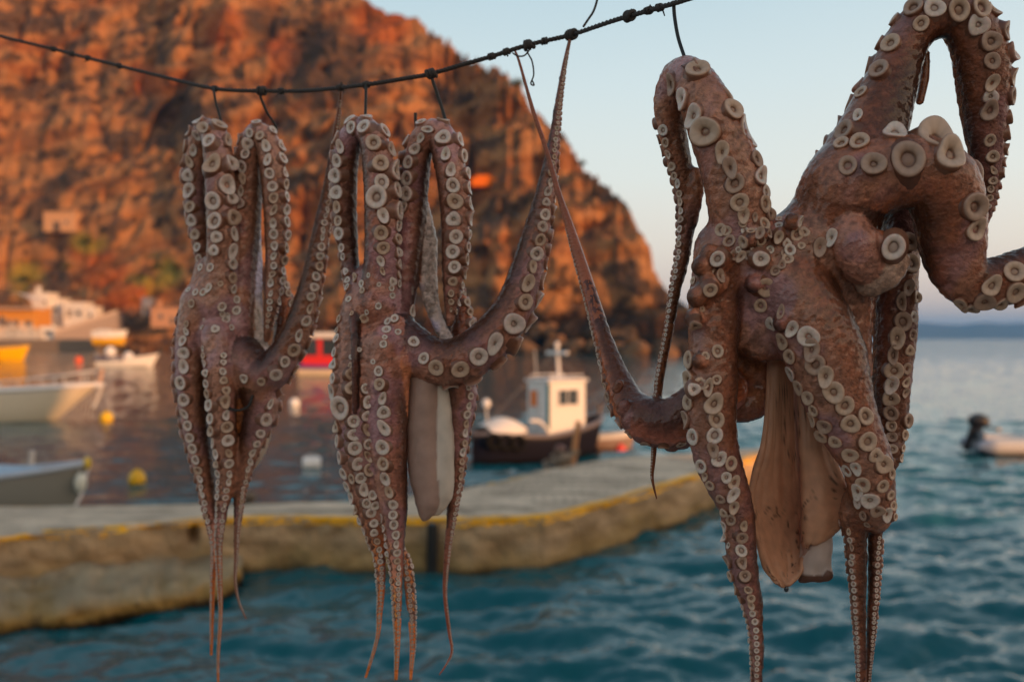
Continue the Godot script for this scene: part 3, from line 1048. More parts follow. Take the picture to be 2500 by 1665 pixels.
func boats() -> void:
	var white := Color(0.78, 0.74, 0.7)
	# dark fishing boat with a white wheelhouse
	var o := thing("fishing_boat", "black hulled fishing boat with a white wheelhouse moored behind the pier", "fishing boat", on_water(1318, 1117), deg_to_rad(37))
	hull(o, 4.7, 1.8, [0.8, 0.68, 1.1], 0.4, 0.35, true, Color(0.012, 0.013, 0.02), Color(0.05, 0.05, 0.06), Color(0.2, 0.13, 0.12), 0.1, Color(0.16, 0.13, 0.13))
	var cab := Vector3(0.62, 1.36, 0)
	slab("wheelhouse", o, cab, Vector3(1.36, 1.62, 1.02), white, M.plaster, 0.03)
	slab("roof", o, cab + Vector3(0, 0.84, 0), Vector3(1.5, 0.07, 1.14), white, M.plaster, 0.02)
	slab("corner_trim", o, Vector3(-0.075, 1.34, 0.47), Vector3(0.05, 1.55, 0.13), Color(0.03, 0.16, 0.17), M.gloss, 0.01)
	var w := slab("window", o, Vector3(0.62, 1.72, 0.518), Vector3(0.72, 0.42, 0.02), Color(0.05, 0.06, 0.07), M.glass, 0.004)
	for s in [-1, 1]:
		slab("frame", w, Vector3(0.62 + s * 0.385, 1.72, 0.527), Vector3(0.05, 0.52, 0.03), white, M.gloss, 0.005)
		slab("frame", w, Vector3(0.62, 1.72 + s * 0.235, 0.527), Vector3(0.72, 0.05, 0.03), white, M.gloss, 0.005)
	slab("frame", w, Vector3(0.6, 1.72, 0.53), Vector3(0.03, 0.42, 0.02), white, M.gloss, 0.005)
	slab("door", o, Vector3(-0.075, 1.3, -0.16), Vector3(0.03, 1.4, 0.52), white * 0.85, M.gloss, 0.006)
	slab("door_panel", o, Vector3(-0.1, 1.68, -0.16), Vector3(0.02, 0.46, 0.3), Color(0.75, 0.18, 0.02), M.gloss, 0.005)
	rod("mast", o, [cab + Vector3(0.1, 0.85, 0), cab + Vector3(0.02, 1.75, 0)], 0.05, white)
	var bar := slab("crossbar", o, cab + Vector3(0.02, 1.62, 0), Vector3(0.1, 0.1, 0.95), white, M.gloss, 0.02)
	bar.rotation.y = 0.0
	for s in [[Vector3(2.25, 1.3, 0)], [Vector3(-2.1, 1.0, 0.2)], [Vector3(0.5, 2.25, 0.5)], [Vector3(0.5, 2.25, -0.5)]]:
		rod("stay", o, [cab + Vector3(0.03, 1.7, 0), s[0]], 0.009, Color(0.2, 0.18, 0.16))
	rod("aerial", o, [cab + Vector3(-0.5, 0.86, -0.3), cab + Vector3(-0.55, 1.7, -0.32)], 0.012, white)
	for s in [-1, 1]:
		rod("roof_rail", o, [cab + Vector3(-0.6, 0.88, 0.45 * s), cab + Vector3(-0.58, 0.98, 0.45 * s), cab + Vector3(0.6, 0.98, 0.45 * s), cab + Vector3(0.62, 0.88, 0.45 * s)], 0.018, white)
	blob("mast_light", o, cab + Vector3(0.02, 1.85, 0), Vector3(0.07, 0.1, 0.07), white, M.plastic)
	var mb := MB.new()
	mb.col = white * 0.95
	var p := PackedVector3Array()
	for k in 9:
		var t := k / 8.0
		for q in 11:
			var a := PI * q / 10.0
			p.append(Vector3(-2.0 + 1.25 * t, 0.78 + (0.22 + 0.22 * sin(PI * t)) * sin(a), 0.62 * sin(PI * (0.28 + 0.5 * t)) * cos(a)))
	mb.grid(p, 9, 11, false)
	part("canvas_cover", mb, M.cloth, o)
	rod("rail", o, [Vector3(-0.75, 1.12, 0.52), Vector3(-0.5, 1.1, 0.56), Vector3(-0.28, 0.95, 0.58), Vector3(-0.12, 0.68, 0.6)], 0.05, white)
	rod("stem_post", o, [Vector3(2.22, 0.9, 0), Vector3(2.32, 1.42, 0)], 0.06, Color(0.1, 0.07, 0.06))
	rod("lamp_pole", o, [Vector3(-1.9, 0.9, 0.1), Vector3(-1.95, 1.5, 0.1)], 0.02, white)
	blob("lamp_globe", o, Vector3(-1.95, 1.62, 0.1), Vector3(0.12, 0.14, 0.12), white, M.plastic)
	for k in 3:
		mb = MB.new()
		ring(mb, Vector3(-1.98 + 0.3 * k, 0.62 - 0.03 * k, 0.5 + 0.14 * k), 0.17, 0.075, Color(0.01, 0.01, 0.011), Vector3(-0.4, 0, 1))
		part("tyre", mb, M.cloth, o)
	float_ball("fender", "large white ball fender hanging at the stern of the black fishing boat", "fender", 1222, 1092, Vector3(0.29, 0.27, 0.29), white)
	o = thing("dinghy", "small pale dinghy just beyond the bow of the black fishing boat", "dinghy", on_water(1475, 1098), deg_to_rad(-14))
	hull(o, 2.0, 1.0, [0.5, 0.46, 0.62], 0.2, 0.25, false, Color(0.32, 0.22, 0.18), white, Color(0.4, 0.3, 0.25), 0.16, white)
	slab("thwart", o, Vector3(-0.1, 0.42, 0), Vector3(0.22, 0.04, 0.85), white, M.plaster)
	float_ball("buoy", "round red buoy floating right of the black fishing boat", "buoy", 1515, 1108, Vector3(0.19, 0.19, 0.19), Color(0.75, 0.06, 0.03))
	# red cabin boat
	o = thing("cabin_boat", "red cabined boat with a white roof seen between two octopuses", "boat", on_water(826, 919), deg_to_rad(6))
	hull(o, 7.0, 2.3, [1.0, 0.95, 1.35], 0.5, 0.8, false, Color(0.62, 0.5, 0.36), Color(0.09, 0.03, 0.2), Color(0.3, 0.2, 0.2), 0.32, Color(0.12, 0.05, 0.25))
	slab("cabin", o, Vector3(-1.5, 2.1, 0), Vector3(3.3, 2.5, 1.9), Color(0.62, 0.015, 0.008), M.gloss, 0.06)
	slab("roof", o, Vector3(-1.3, 3.66, 0), Vector3(4.2, 0.5, 2.3), white * 0.85, M.plaster, 0.1)
	for k in 2:
		slab("window", o, Vector3(-2.5 + 1.85 * k, 2.6, 0.955), Vector3(1.45, 1.45, 0.03), Color(0.05, 0.06, 0.07), M.glass, 0.01)
	for s in [-1, 1]:
		slab("post", o, Vector3(0.55, 2.3, 0.85 * s), Vector3(0.3, 2.6, 0.12), Color(0.6, 0.02, 0.01), M.gloss)
	float_ball("buoy", "small white round buoy below the red cabin boat", "buoy", 718, 992, Vector3(0.27, 0.27, 0.27), white)
	o = thing("canister", "white plastic canister floating between the first and second octopus", "canister", on_water(760, 1141), deg_to_rad(10))
	mb = MB.new()
	mb.col = white
	mb.lathe(PackedVector2Array([Vector2(0, -0.235), Vector2(0.15, -0.235), Vector2(0.185, -0.2), Vector2(0.185, -0.08), Vector2(0.175, -0.06), Vector2(0.185, -0.04), Vector2(0.185, 0.2), Vector2(0.15, 0.235), Vector2(0, 0.235)]), 18)
	var can := part("drum", mb, M.plastic, o)
	can.rotation.z = PI / 2
	can.position.y = 0.1
	rod("handle", o, [Vector3(-0.12, 0.28, 0), Vector3(-0.1, 0.33, 0), Vector3(0.1, 0.33, 0), Vector3(0.12, 0.28, 0)], 0.015, white * 0.8)
	float_ball("buoy", "yellow oval buoy floating before the pier at left", "buoy", 333, 1181, Vector3(0.2, 0.22, 0.2), Color(0.8, 0.42, 0.0))
	float_ball("buoy", "yellow buoy on a line from the bow of the white boat", "buoy", 258, 1028, Vector3(0.27, 0.26, 0.27), Color(0.75, 0.45, 0.0))
	float_ball("buoy", "tiny orange buoy far off near the yellow hull", "buoy", 190, 883, Vector3(0.55, 0.5, 0.55), Color(0.85, 0.12, 0.02))
	# white boat with a bow rail and hanging net
	o = thing("moored_boat", "white boat with bow rail and hanging net at the left edge", "boat", on_water(-34, 1028), deg_to_rad(4))
	hull(o, 9.0, 2.7, [1.2, 1.2, 1.5], 0.6, 2.4, false, Color(0.66, 0.58, 0.44), Color(0.75, 0.7, 0.64), Color(0.4, 0.35, 0.3), 0.22, white)
	rod("bow_rail", o, [Vector3(0.6, 1.62, 0.9), Vector3(2.4, 1.8, 0.7), Vector3(4.3, 2.05, 0.18)], 0.03, white)
	rod("bow_rail", o, [Vector3(0.6, 1.62, -0.9), Vector3(2.4, 1.8, -0.7), Vector3(4.3, 2.05, -0.18)], 0.03, white)
	for k in 4:
		for s in [-1, 1]:
			rod("stanchion", o, [Vector3(0.9 + k, 1.25 + 0.06 * k, s * (0.95 - 0.2 * k)), Vector3(0.9 + k, 1.66 + 0.11 * k, s * (0.86 - 0.19 * k))], 0.02, white)
	slab("bowsprit", o, Vector3(3.9, 1.46, 0), Vector3(1.5, 0.16, 0.45), white, M.gloss)
	rod("sprit_post", o, [Vector3(4.5, 1.5, 0), Vector3(4.62, 2.15, 0)], 0.09, Color(0.55, 0.35, 0.25))
	rod("anchor_shank", o, [Vector3(4.6, 1.4, 0), Vector3(4.4, 0.8, 0), Vector3(4.3, 0.55, 0.1)], 0.06, white * 0.8)
	for k in 9:
		rod("net_strand", o, [Vector3(3.4 + 0.13 * k, 1.35, 0.12), Vector3(3.15 + 0.16 * k, 0.6, 0.2), Vector3(3.0 + 0.17 * k, 0.02, 0.22)], 0.012, white * 0.7)
	rod("mooring_line", o, [Vector3(4.6, 1.35, 0), Vector3(4.9, 0.7, 0.02), Vector3(5.1, 0.15, 0.05)], 0.015, white * 0.6)
	# grey boat with a canvas cover
	o = thing("covered_boat", "grey boat under a pale blue canvas cover behind the pier at left", "boat", on_water(-66, 1246), deg_to_rad(4))
	hull(o, 4.4, 1.8, [0.72, 0.66, 0.92], 0.35, 0.35, false, Color(0.24, 0.235, 0.2), Color(0.3, 0.29, 0.26), Color(0.2, 0.18, 0.16), 0.14, Color(0.42, 0.46, 0.52))
	p = PackedVector3Array()
	for k in 13:
		var t := k / 12.0
		for q in 13:
			var s := q / 6.0 - 1.0
			var half := 0.86 * (1.0 - pow(t, 3.0) * 0.75)
			p.append(Vector3(-2.1 + 3.5 * t, 0.74 + (0.4 - 0.32 * t) * (1.0 - pow(absf(s), 1.5)) + 0.015 * sin(k * 2.1 + s * 5.0), half * s))
	mb = MB.new()
	mb.col = Color(0.36, 0.47, 0.58)
	mb.grid(p, 13, 13, false)
	if mb.n[80].y < 0:
		mb = MB.new()
		mb.col = Color(0.36, 0.47, 0.58)
		mb.grid(p, 13, 13, false, true)
	part("canvas_cover", mb, M.cloth, o)
	rod("cover_pole", o, [Vector3(1.1, 0.9, 0), Vector3(1.12, 1.16, 0)], 0.06, Color(0.6, 0.52, 0.45))
	for f in [["white sausage fender at the bow of the covered grey boat", Vector3(2.12, 0.55, 0.2), Vector3(0.12, 0.2, 0.12), Color(0.68, 0.66, 0.55)], ["yellow fender on the bow tip of the covered grey boat", Vector3(2.2, 0.92, 0.05), Vector3(0.08, 0.12, 0.08), Color(0.7, 0.45, 0.02)]]:
		var fd := thing("fender", f[0], "fender", o.position + o.basis * f[1])
		blob("body", fd, Vector3.ZERO, f[2], f[3], M.plastic)
		rod("lanyard", fd, [Vector3(0, f[2].y * 0.9, 0), Vector3(-0.04, f[2].y * 1.5, -0.05)], 0.012, white * 0.6)
	rod("bow_line", o, [Vector3(2.2, 0.85, 0), Vector3(2.15, 0.3, 0.25), Vector3(2.0, -0.05, 0.4)], 0.03, white * 0.8)
	# far boats on the left
	o = thing("rowing_boat", "yellow hull cut by the left edge below the taverna", "boat", on_water(-18, 882), deg_to_rad(3))
	hull(o, 10.5, 3.2, [2.0, 1.8, 2.3], 0.6, 1.2, false, Color(0.85, 0.43, 0.0), Color(0.85, 0.43, 0.0), Color(0.4, 0.25, 0.1), 0.2, Color(0.8, 0.45, 0.05))
	slab("thwart", o, Vector3(1, 1.75, 0), Vector3(0.5, 0.1, 2.6), Color(0.5, 0.3, 0.1), M.plaster)
	o = thing("motor_boat", "white motor boat with a dark blue cover near the far shore", "motor boat", on_water(312, 896), deg_to_rad(4))
	hull(o, 7.0, 2.4, [0.9, 1.0, 1.5], 0.4, 0.9, false, white, white, Color(0.3, 0.26, 0.25), 0.2, white)
	slab("cover", o, Vector3(-1.9, 1.0, 0.1), Vector3(3.4, 0.55, 2.3), Color(0.08, 0.08, 0.13), M.cloth, 0.1)
	blob("bundle", o, Vector3(-2.1, 1.75, 0), Vector3(0.62, 0.7, 0.6), white, M.cloth)
	blob("seat", o, Vector3(0.1, 1.3, 0.3), Vector3(0.55, 0.5, 0.5), white, M.plastic)
	slab("outboard", o, Vector3(-3.6, 0.9, 0), Vector3(0.5, 1.3, 0.5), Color(0.3, 0.33, 0.36), M.gloss, 0.1)
	o = thing("beached_boat", "white boat with a yellow stripe drawn up on the dark rocks at left", "boat", pt(268, 842, 246.0), deg_to_rad(5))
	hull(o, 8.2, 3.0, [3.4, 3.2, 3.7], 0.4, 0.9, false, Color(0.78, 0.4, 0.02), white, white * 0.7, 1.5, white)
	slab("cuddy", o, Vector3(-1.2, 3.5, 0), Vector3(3.0, 0.7, 2.2), white * 0.8, M.plaster, 0.15)
	# inflatable at the right
	o = thing("inflatable_boat", "inflatable boat with a black outboard engine at the right edge", "inflatable boat", on_water(2520, 1108), deg_to_rad(-6))
	p = PackedVector3Array()
	var rad := PackedFloat32Array()
	var cc := PackedColorArray()
	for k in 40:
		var t := k / 39.0 * 2.0 - 1.0
		var s := absf(t)
		var x := 1.55 - 3.3 * pow(s, 1.6) if s > 0.25 else 1.55 - 3.3 * pow(0.25, 1.6) + 0.36 * (1.0 - s / 0.25)
		p.append(Vector3(x, 0.27 + 0.2 * smoothstep(0.35, 0.0, s), signf(t) * 0.72 * smoothstep(0.0, 0.33, s)))
		rad.append(0.24 * (1.0 - 0.6 * smoothstep(0.93, 1.0, s)))
		cc.append(Color(0.62, 0.58, 0.54) if s < 0.9 else Color(0.3, 0.33, 0.4))
	mb = MB.new()
	mb.tube(p, rad, 14, cc)
	part("tube", mb, M.plastic, o)
	slab("floor", o, Vector3(-0.1, 0.12, 0), Vector3(2.9, 0.1, 1.2), Color(0.2, 0.2, 0.22), M.plaster)
	slab("transom", o, Vector3(-1.5, 0.4, 0), Vector3(0.08, 0.55, 1.1), Color(0.3, 0.3, 0.32), M.gloss)
	slab("seat", o, Vector3(0.4, 0.52, 0), Vector3(0.35, 0.08, 1.3), white, M.plaster)
	var e := thing("outboard_engine", "black outboard engine tilted on the stern of the inflatable boat", "outboard engine", o.position + o.basis * Vector3(-1.62, 0.55, 0), deg_to_rad(-6))
	e.rotation.z = deg_to_rad(-18)
	var black := Color(0.014, 0.014, 0.018)
	mb = MB.new()
	mb.col = black
	p = PackedVector3Array()
	for k in 9:
		var t := k / 8.0
		for q in 16:
			var a := TAU * q / 16.0
			var s := pow(sin(PI * clampf(0.08 + 0.86 * t, 0, 1)), 0.5)
			p.append(Vector3(-0.05 + 0.3 * s * signf(cos(a)) * pow(absf(cos(a)), 0.7) + 0.1 * t, 0.22 + 0.42 * t, 0.2 * s * signf(sin(a)) * pow(absf(sin(a)), 0.7)))
	mb.grid(p, 9, 16, true)
	part("cowl", mb, M.gloss, e)
	slab("leg", e, Vector3(-0.08, -0.15, 0), Vector3(0.2, 0.75, 0.12), black, M.gloss, 0.04)
	slab("bracket", e, Vector3(0.08, 0.05, 0), Vector3(0.14, 0.4, 0.24), black * 1.5, M.gloss, 0.02)
	slab("cavitation_plate", e, Vector3(-0.16, -0.42, 0), Vector3(0.42, 0.03, 0.24), black, M.gloss, 0.01)
	rod("tiller", e, [Vector3(0.1, 0.3, 0), Vector3(0.42, 0.36, 0), Vector3(0.62, 0.36, 0)], 0.03, black)
	blob("tiller_grip", e, Vector3(0.62, 0.36, 0), Vector3(0.06, 0.05, 0.05), Color(0.6, 0.3, 0.03), M.plastic)

# ---------------------------------------------------------------- behind the photographer: the quay, and two unseen buildings added to shape the light
func unseen_side() -> void:
	var mb := MB.new()
	mb.col = Color(0.3, 0.26, 0.22)
	mb.box(Vector3(4, 0.4, 11.0), Vector3(46, 2.8, 27.0), 0.05)
	structure("quay", mb, M.concrete)
	var t := thing("added_taverna", "low cream taverna with an awning, added unseen behind the photographer to temper the front light", "taverna", Vector3(-3, 1.8, 12.0))  # added out of view to temper the light from the camera side
	slab("wall", t, Vector3(0, 2.2, 2.0), Vector3(26, 4.4, 4.0), Color(0.7, 0.58, 0.46), M.plaster, 0.05)
	slab("awning", t, Vector3(0, 3.4, -1.2), Vector3(24, 0.08, 2.4), Color(0.5, 0.4, 0.3), M.cloth, 0.02)
	for k in 7:
		slab("door" if k % 3 == 1 else "window", t, Vector3(-10.5 + 3.5 * k, 1.4, -0.02), Vector3(1.5, 2.0, 0.1), Color(0.08, 0.1, 0.14), M.gloss, 0.02)
		slab("awning_post", t, Vector3(-11.7 + 3.9 * k, 1.7, -2.3), Vector3(0.1, 3.4, 0.1), Color(0.4, 0.3, 0.22), M.plaster)
	var o := thing("added_shade_building", "tall plastered building added unseen behind the photographer to shade the octopuses and pier", "building", Vector3(0.76 * 30.0 + 0.65 * -3.2, 0, 0.65 * 30.0 - 0.76 * -3.2))  # added out of view, sized to keep the low sun off the foreground
	o.basis = Basis(Vector3(0.65, 0, -0.76).normalized(), Vector3.UP, Vector3(0.76, 0, 0.65).normalized())
	slab("wall", o, Vector3(0, 5.2, 0), Vector3(44, 10.4, 8.5), Color(0.6, 0.48, 0.38), M.plaster, 0.1)
	slab("parapet", o, Vector3(0, 10.6, 0), Vector3(44.4, 0.5, 8.9), Color(0.6, 0.5, 0.42), M.plaster, 0.1)
	for k in 9:
		for r in 3:
			slab("window", o, Vector3(-19 + 4.7 * k, 3.2 + 3.6 * r, -4.27), Vector3(1.3, 1.7, 0.08), Color(0.05, 0.05, 0.06), M.glass, 0.02)

# ---------------------------------------------------------------- the line, hooks and strings
var LINE := [[-60, 66, 2.05], [0, 88, 2.0], [130, 120, 1.94], [200, 138, 1.9], [300, 163, 1.84], [400, 188, 1.77], [500, 212, 1.69], [560, 220, 1.66], [650, 222, 1.63], [750, 221, 1.58], [890, 207, 1.48], [1000, 190, 1.455], [1053, 180, 1.45],
	[1150, 152, 1.435], [1200, 138, 1.425], [1290, 110, 1.415], [1395, 85, 1.405], [1500, 50, 1.31], [1640, 10, 1.21], [1780, -36, 1.1], [1960, -110, 1.06], [2300, -225, 1.02], [2800, -400, 0.98]]

func line_at(x: float) -> Vector3:
	for k in LINE.size() - 1:
		if x <= LINE[k + 1][0]:
			var f: float = (x - LINE[k][0]) / float(LINE[k + 1][0] - LINE[k][0])
			var a := k - 1 if k > 0 else 0
			var e := k + 2 if k + 2 < LINE.size() else k + 1
			var q := func(i: int) -> Vector3: return pt(LINE[i][0], LINE[i][1], LINE[i][2])
			var p0: Vector3 = q.call(k)
			return p0.cubic_interpolate(q.call(k + 1), q.call(a), q.call(e), f)
	return pt(LINE[-1][0], LINE[-1][1], LINE[-1][2])

func spline(pts: Array, n: int) -> PackedVector3Array:
	var out := PackedVector3Array()
	for k in n + 1:
		var f := k / float(n) * (pts.size() - 1)
		var i := mini(int(f), pts.size() - 2)
		f -= i
		var a: Vector3 = pts[maxi(i - 1, 0)]
		var e: Vector3 = pts[mini(i + 2, pts.size() - 1)]
		out.append((pts[i] as Vector3).cubic_interpolate(pts[i + 1], a, e, f))
	return out

func wire(called: String, label: String, category: String, px: Array, r: float, m: Material, group := "") -> MeshInstance3D:
	var pts := []
	for q in px:
		pts.append(pt(q[0], q[1], q[2]))
	var p := spline(pts, pts.size() * 6)
	var rad := PackedFloat32Array()
	for k in p.size():
		rad.append(r)
	var mb := MB.new()
	mb.tube(p, rad, 8)
	var o := part(called, mb, m, self)
	tag(o, label, category, group)
	return o

func line_and_hooks() -> void:
	var o := thing("hanging_line", "dark twisted line with knots strung across the view for drying octopus", "rope")
	var run := PackedVector3Array()
	var x := -60.0
	while x <= 2780.0:
		run.append(line_at(x))
		x += 2.2
	for s in 3:
		var p := PackedVector3Array()
		var rad := PackedFloat32Array()
		for k in run.size():
			var t := (run[mini(k + 1, run.size() - 1)] - run[maxi(k - 1, 0)]).normalized()
			var side := t.cross(Vector3.UP).normalized()
			var a := TAU * (k / 12.0 + s / 3.0)
			p.append(run[k] + (side * cos(a) + t.cross(side) * sin(a)) * 0.0016)
			rad.append(0.0019)
		var mb := MB.new()
		mb.tube(p, rad, 6)
		part("strand", mb, M.rope, o)
	for kx in [130, 175, 215, 290, 522, 640, 688, 832, 893, 1053, 1200, 1240, 1290, 1330, 1395, 1540, 1585, 1610]:
		var at := line_at(kx)
		var t := (line_at(kx + 4) - line_at(kx - 4)).normalized()
		var big := 1.5 if kx in [640, 1290, 1395, 1540, 1053] else 1.0
		var mb := MB.new()
		for k in 3:
			ring(mb, at + t * 0.003 * (k - 1) * big, 0.0036 * big, 0.0019 * big, Color.WHITE, t + Vector3(rng.randf_range(-0.4, 0.4), rng.randf_range(-0.4, 0.4), rng.randf_range(-0.4, 0.4)))
		mb.tube(PackedVector3Array([at, at + Vector3(0.002, rng.randf_range(-0.008, 0.008), 0.003), at + Vector3(rng.randf_range(-0.008, 0.008), rng.randf_range(-0.012, 0.01), 0.004)]), PackedFloat32Array([0.0018, 0.0014, 0.0008]), 5)
		part("knot", mb, M.rope, o)
	var h := "wire hooks hanging from the line"
	wire("hook", "leftmost wire hook, holding the outer arm of the first octopus", "hook", [[520, 214, 1.66], [522, 226, 1.655], [528, 258, 1.655], [540, 296, 1.65], [545, 318, 1.65], [536, 332, 1.655]], 0.0022, M.wire, h)
	wire("hook", "bent wire hook holding the inner arm of the first octopus", "hook", [[634, 220, 1.635], [637, 240, 1.635], [650, 272, 1.64], [668, 300, 1.645], [674, 318, 1.65], [666, 332, 1.65]], 0.0022, M.wire, h)
	wire("hook", "straight vertical wire hook holding the left arm of the middle octopus", "hook", [[894, 204, 1.475], [893, 230, 1.47], [892, 275, 1.46], [893, 312, 1.455], [884, 322, 1.46]], 0.0022, M.wire, h)
	wire("hook", "wire hook holding the right looped arm of the middle octopus", "hook", [[1053, 178, 1.45], [1056, 196, 1.45], [1068, 232, 1.45], [1082, 275, 1.448], [1092, 320, 1.445], [1060, 332, 1.47], [1022, 322, 1.47], [1015, 300, 1.465], [1014, 276, 1.465]], 0.0024, M.wire, h)
	wire("hook", "wire hook holding the upper left arm of the big right octopus", "hook", [[1645, 4, 1.21], [1647, 40, 1.205], [1656, 92, 1.19], [1672, 142, 1.17], [1679, 168, 1.15]], 0.0023, M.wire, h)
	wire("string", "curly brown string end dangling under the line", "string", [[1252, 130, 1.41], [1264, 137, 1.405], [1280, 136, 1.405], [1293, 122, 1.41], [1288, 128, 1.4], [1299, 150, 1.4], [1303, 182, 1.4], [1296, 204, 1.4], [1304, 208, 1.4], [1299, 196, 1.4]], 0.0011, M.rope)
	wire("string", "thin dry tendril rising from the line to the top of the picture", "string", [[1424, 66, 1.38], [1436, 48, 1.38], [1448, 30, 1.38], [1456, 8, 1.38], [1462, -20, 1.38]], 0.0016, M.rope)

# ---------------------------------------------------------------- distance field in which a soft body is modelled
class Field:
	var o: Vector3
	var h := 0.004
	var nx := 0
	var ny := 0
	var nz := 0
	var f := PackedFloat32Array()
	var g := PackedInt32Array()
	var t := PackedFloat32Array()
	var tg := PackedInt32Array()
	var seen := PackedInt32Array()       # every cell that was ever touched
	const BIG := 0.01953125
	# the bones
	var bp := PackedVector3Array()
	var bs := PackedVector3Array()       # which way the suckers face
	var br := PackedFloat32Array()
	var bc := PackedColorArray()         # tint; alpha below 1 means plain flesh without a dark back

	func _init(lo: Vector3, hi: Vector3, cell: float) -> void:
		h = cell
		o = lo
		nx = int((hi.x - lo.x) / h) + 2
		ny = int((hi.y - lo.y) / h) + 2
		nz = int((hi.z - lo.z) / h) + 2
		f.resize(nx * ny * nz); f.fill(BIG)
		t.resize(nx * ny * nz); t.fill(BIG)
		g.resize(nx * ny * nz); g.fill(-1)
		tg.resize(nx * ny * nz)

	func stroke(p: PackedVector3Array, r: PackedFloat32Array, s: PackedVector3Array, c: PackedColorArray, k: float) -> void:
		var touched := PackedInt32Array()
		var first := bp.size()
		bp.append_array(p); br.append_array(r); bs.append_array(s); bc.append_array(c)
		for b in p.size() - 1:
			var pa := p[b] - o
			var pb := p[b + 1] - o
			var ra := r[b]
			var rb := r[b + 1]
			if ra < h * 1.1 and rb < h * 1.1:
				continue
			var reach := maxf(ra, rb) + 0.011
			var x0 := clampi(int((minf(pa.x, pb.x) - reach) / h), 0, nx - 1)
			var x1 := clampi(int((maxf(pa.x, pb.x) + reach) / h) + 1, 0, nx - 1)
			var y0 := clampi(int((minf(pa.y, pb.y) - reach) / h), 0, ny - 1)
			var y1 := clampi(int((maxf(pa.y, pb.y) + reach) / h) + 1, 0, ny - 1)
			var z0 := clampi(int((minf(pa.z, pb.z) - reach) / h), 0, nz - 1)
			var z1 := clampi(int((maxf(pa.z, pb.z) + reach) / h) + 1, 0, nz - 1)
			var ab := pb - pa
			var inv := 1.0 / maxf(ab.length_squared(), 1e-9)
			var dr := rb - ra
			for z in range(z0, z1 + 1):
				for y in range(y0, y1 + 1):
					var q := Vector3(x0 * h, y * h, z * h) - pa
					var at := (z * ny + y) * nx + x0
					for x in range(x0, x1 + 1):
						var e := clampf(q.dot(ab) * inv, 0.0, 1.0)
						var d := (q - ab * e).length() - ra - dr * e
						if d < t[at]:
							if t[at] == BIG:
								touched.append(at)
							t[at] = d
							tg[at] = first + b + (1 if e > 0.5 else 0)
						q.x += h
						at += 1
		for at in touched:
			var a := f[at]
			var b2 := t[at]
			if g[at] < 0:
				seen.append(at)
				g[at] = tg[at]
				f[at] = b2
			else:
				if b2 < a:
					g[at] = tg[at]
				var e2 := maxf(k - absf(a - b2), 0.0) / k
				f[at] = minf(a, b2) - e2 * e2 * k * 0.25
			t[at] = BIG

	func value(p: Vector3) -> float:
		var q := (p - o) / h
		var x := int(q.x)
		var y := int(q.y)
		var z := int(q.z)
		if x < 0 or y < 0 or z < 0 or x >= nx - 1 or y >= ny - 1 or z >= nz - 1:
			return BIG
		var fx := q.x - x
		var fy := q.y - y
		var fz := q.z - z
		var a := (z * ny + y) * nx + x
		var b := a + nx
		var c := a + nx * ny
		var d := c + nx
		return lerpf(lerpf(lerpf(f[a], f[a + 1], fx), lerpf(f[b], f[b + 1], fx), fy), lerpf(lerpf(f[c], f[c + 1], fx), lerpf(f[d], f[d + 1], fx), fy), fz)

	func slope(p: Vector3) -> Vector3:
		var e := h * 1.5
		var n := Vector3(value(p + Vector3(e, 0, 0)) - value(p - Vector3(e, 0, 0)), value(p + Vector3(0, e, 0)) - value(p - Vector3(0, e, 0)), value(p + Vector3(0, 0, e)) - value(p - Vector3(0, 0, e)))
		return n.normalized() if n.length() > 1e-6 else Vector3.BACK

	func surface(mb: MB, paint: Callable, rough: FastNoiseLite, amp: float) -> void:      # surface nets
		var ids := {}
		var cells := PackedInt32Array()
		var pos := PackedVector3Array()
		var sx := 1
		var sy := nx
		var sz := nx * ny
		var total := nx * ny * nz
		var limit := h * 1.8
		var cand := {}
		for at in seen:
			if absf(f[at]) < limit:
				cand[at] = true
		for at in cand:
			if at + sz + sy + sx >= total:
				continue
			var v0 := f[at]
			var v1 := f[at + sx]
			var v2 := f[at + sy]
			var v3 := f[at + sx + sy]
			var v4 := f[at + sz]
			var v5 := f[at + sx + sz]
			var v6 := f[at + sy + sz]
			var v7 := f[at + sx + sy + sz]
			var mn := minf(minf(minf(v0, v1), minf(v2, v3)), minf(minf(v4, v5), minf(v6, v7)))
			var mx := maxf(maxf(maxf(v0, v1), maxf(v2, v3)), maxf(maxf(v4, v5), maxf(v6, v7)))
			if mn >= 0.0 or mx < 0.0:
				continue
			var s := Vector3.ZERO
			var c := 0
			if (v0 < 0) != (v1 < 0): s += Vector3(v0 / (v0 - v1), 0, 0); c += 1
			if (v2 < 0) != (v3 < 0): s += Vector3(v2 / (v2 - v3), 1, 0); c += 1
			if (v4 < 0) != (v5 < 0): s += Vector3(v4 / (v4 - v5), 0, 1); c += 1
			if (v6 < 0) != (v7 < 0): s += Vector3(v6 / (v6 - v7), 1, 1); c += 1
			if (v0 < 0) != (v2 < 0): s += Vector3(0, v0 / (v0 - v2), 0); c += 1
			if (v1 < 0) != (v3 < 0): s += Vector3(1, v1 / (v1 - v3), 0); c += 1
			if (v4 < 0) != (v6 < 0): s += Vector3(0, v4 / (v4 - v6), 1); c += 1
			if (v5 < 0) != (v7 < 0): s += Vector3(1, v5 / (v5 - v7), 1); c += 1
			if (v0 < 0) != (v4 < 0): s += Vector3(0, 0, v0 / (v0 - v4)); c += 1
			if (v1 < 0) != (v5 < 0): s += Vector3(1, 0, v1 / (v1 - v5)); c += 1
			if (v2 < 0) != (v6 < 0): s += Vector3(0, 1, v2 / (v2 - v6)); c += 1
			if (v3 < 0) != (v7 < 0): s += Vector3(1, 1, v3 / (v3 - v7)); c += 1
			ids[at] = pos.size()
			cells.append(at)
			var x: int = at % nx
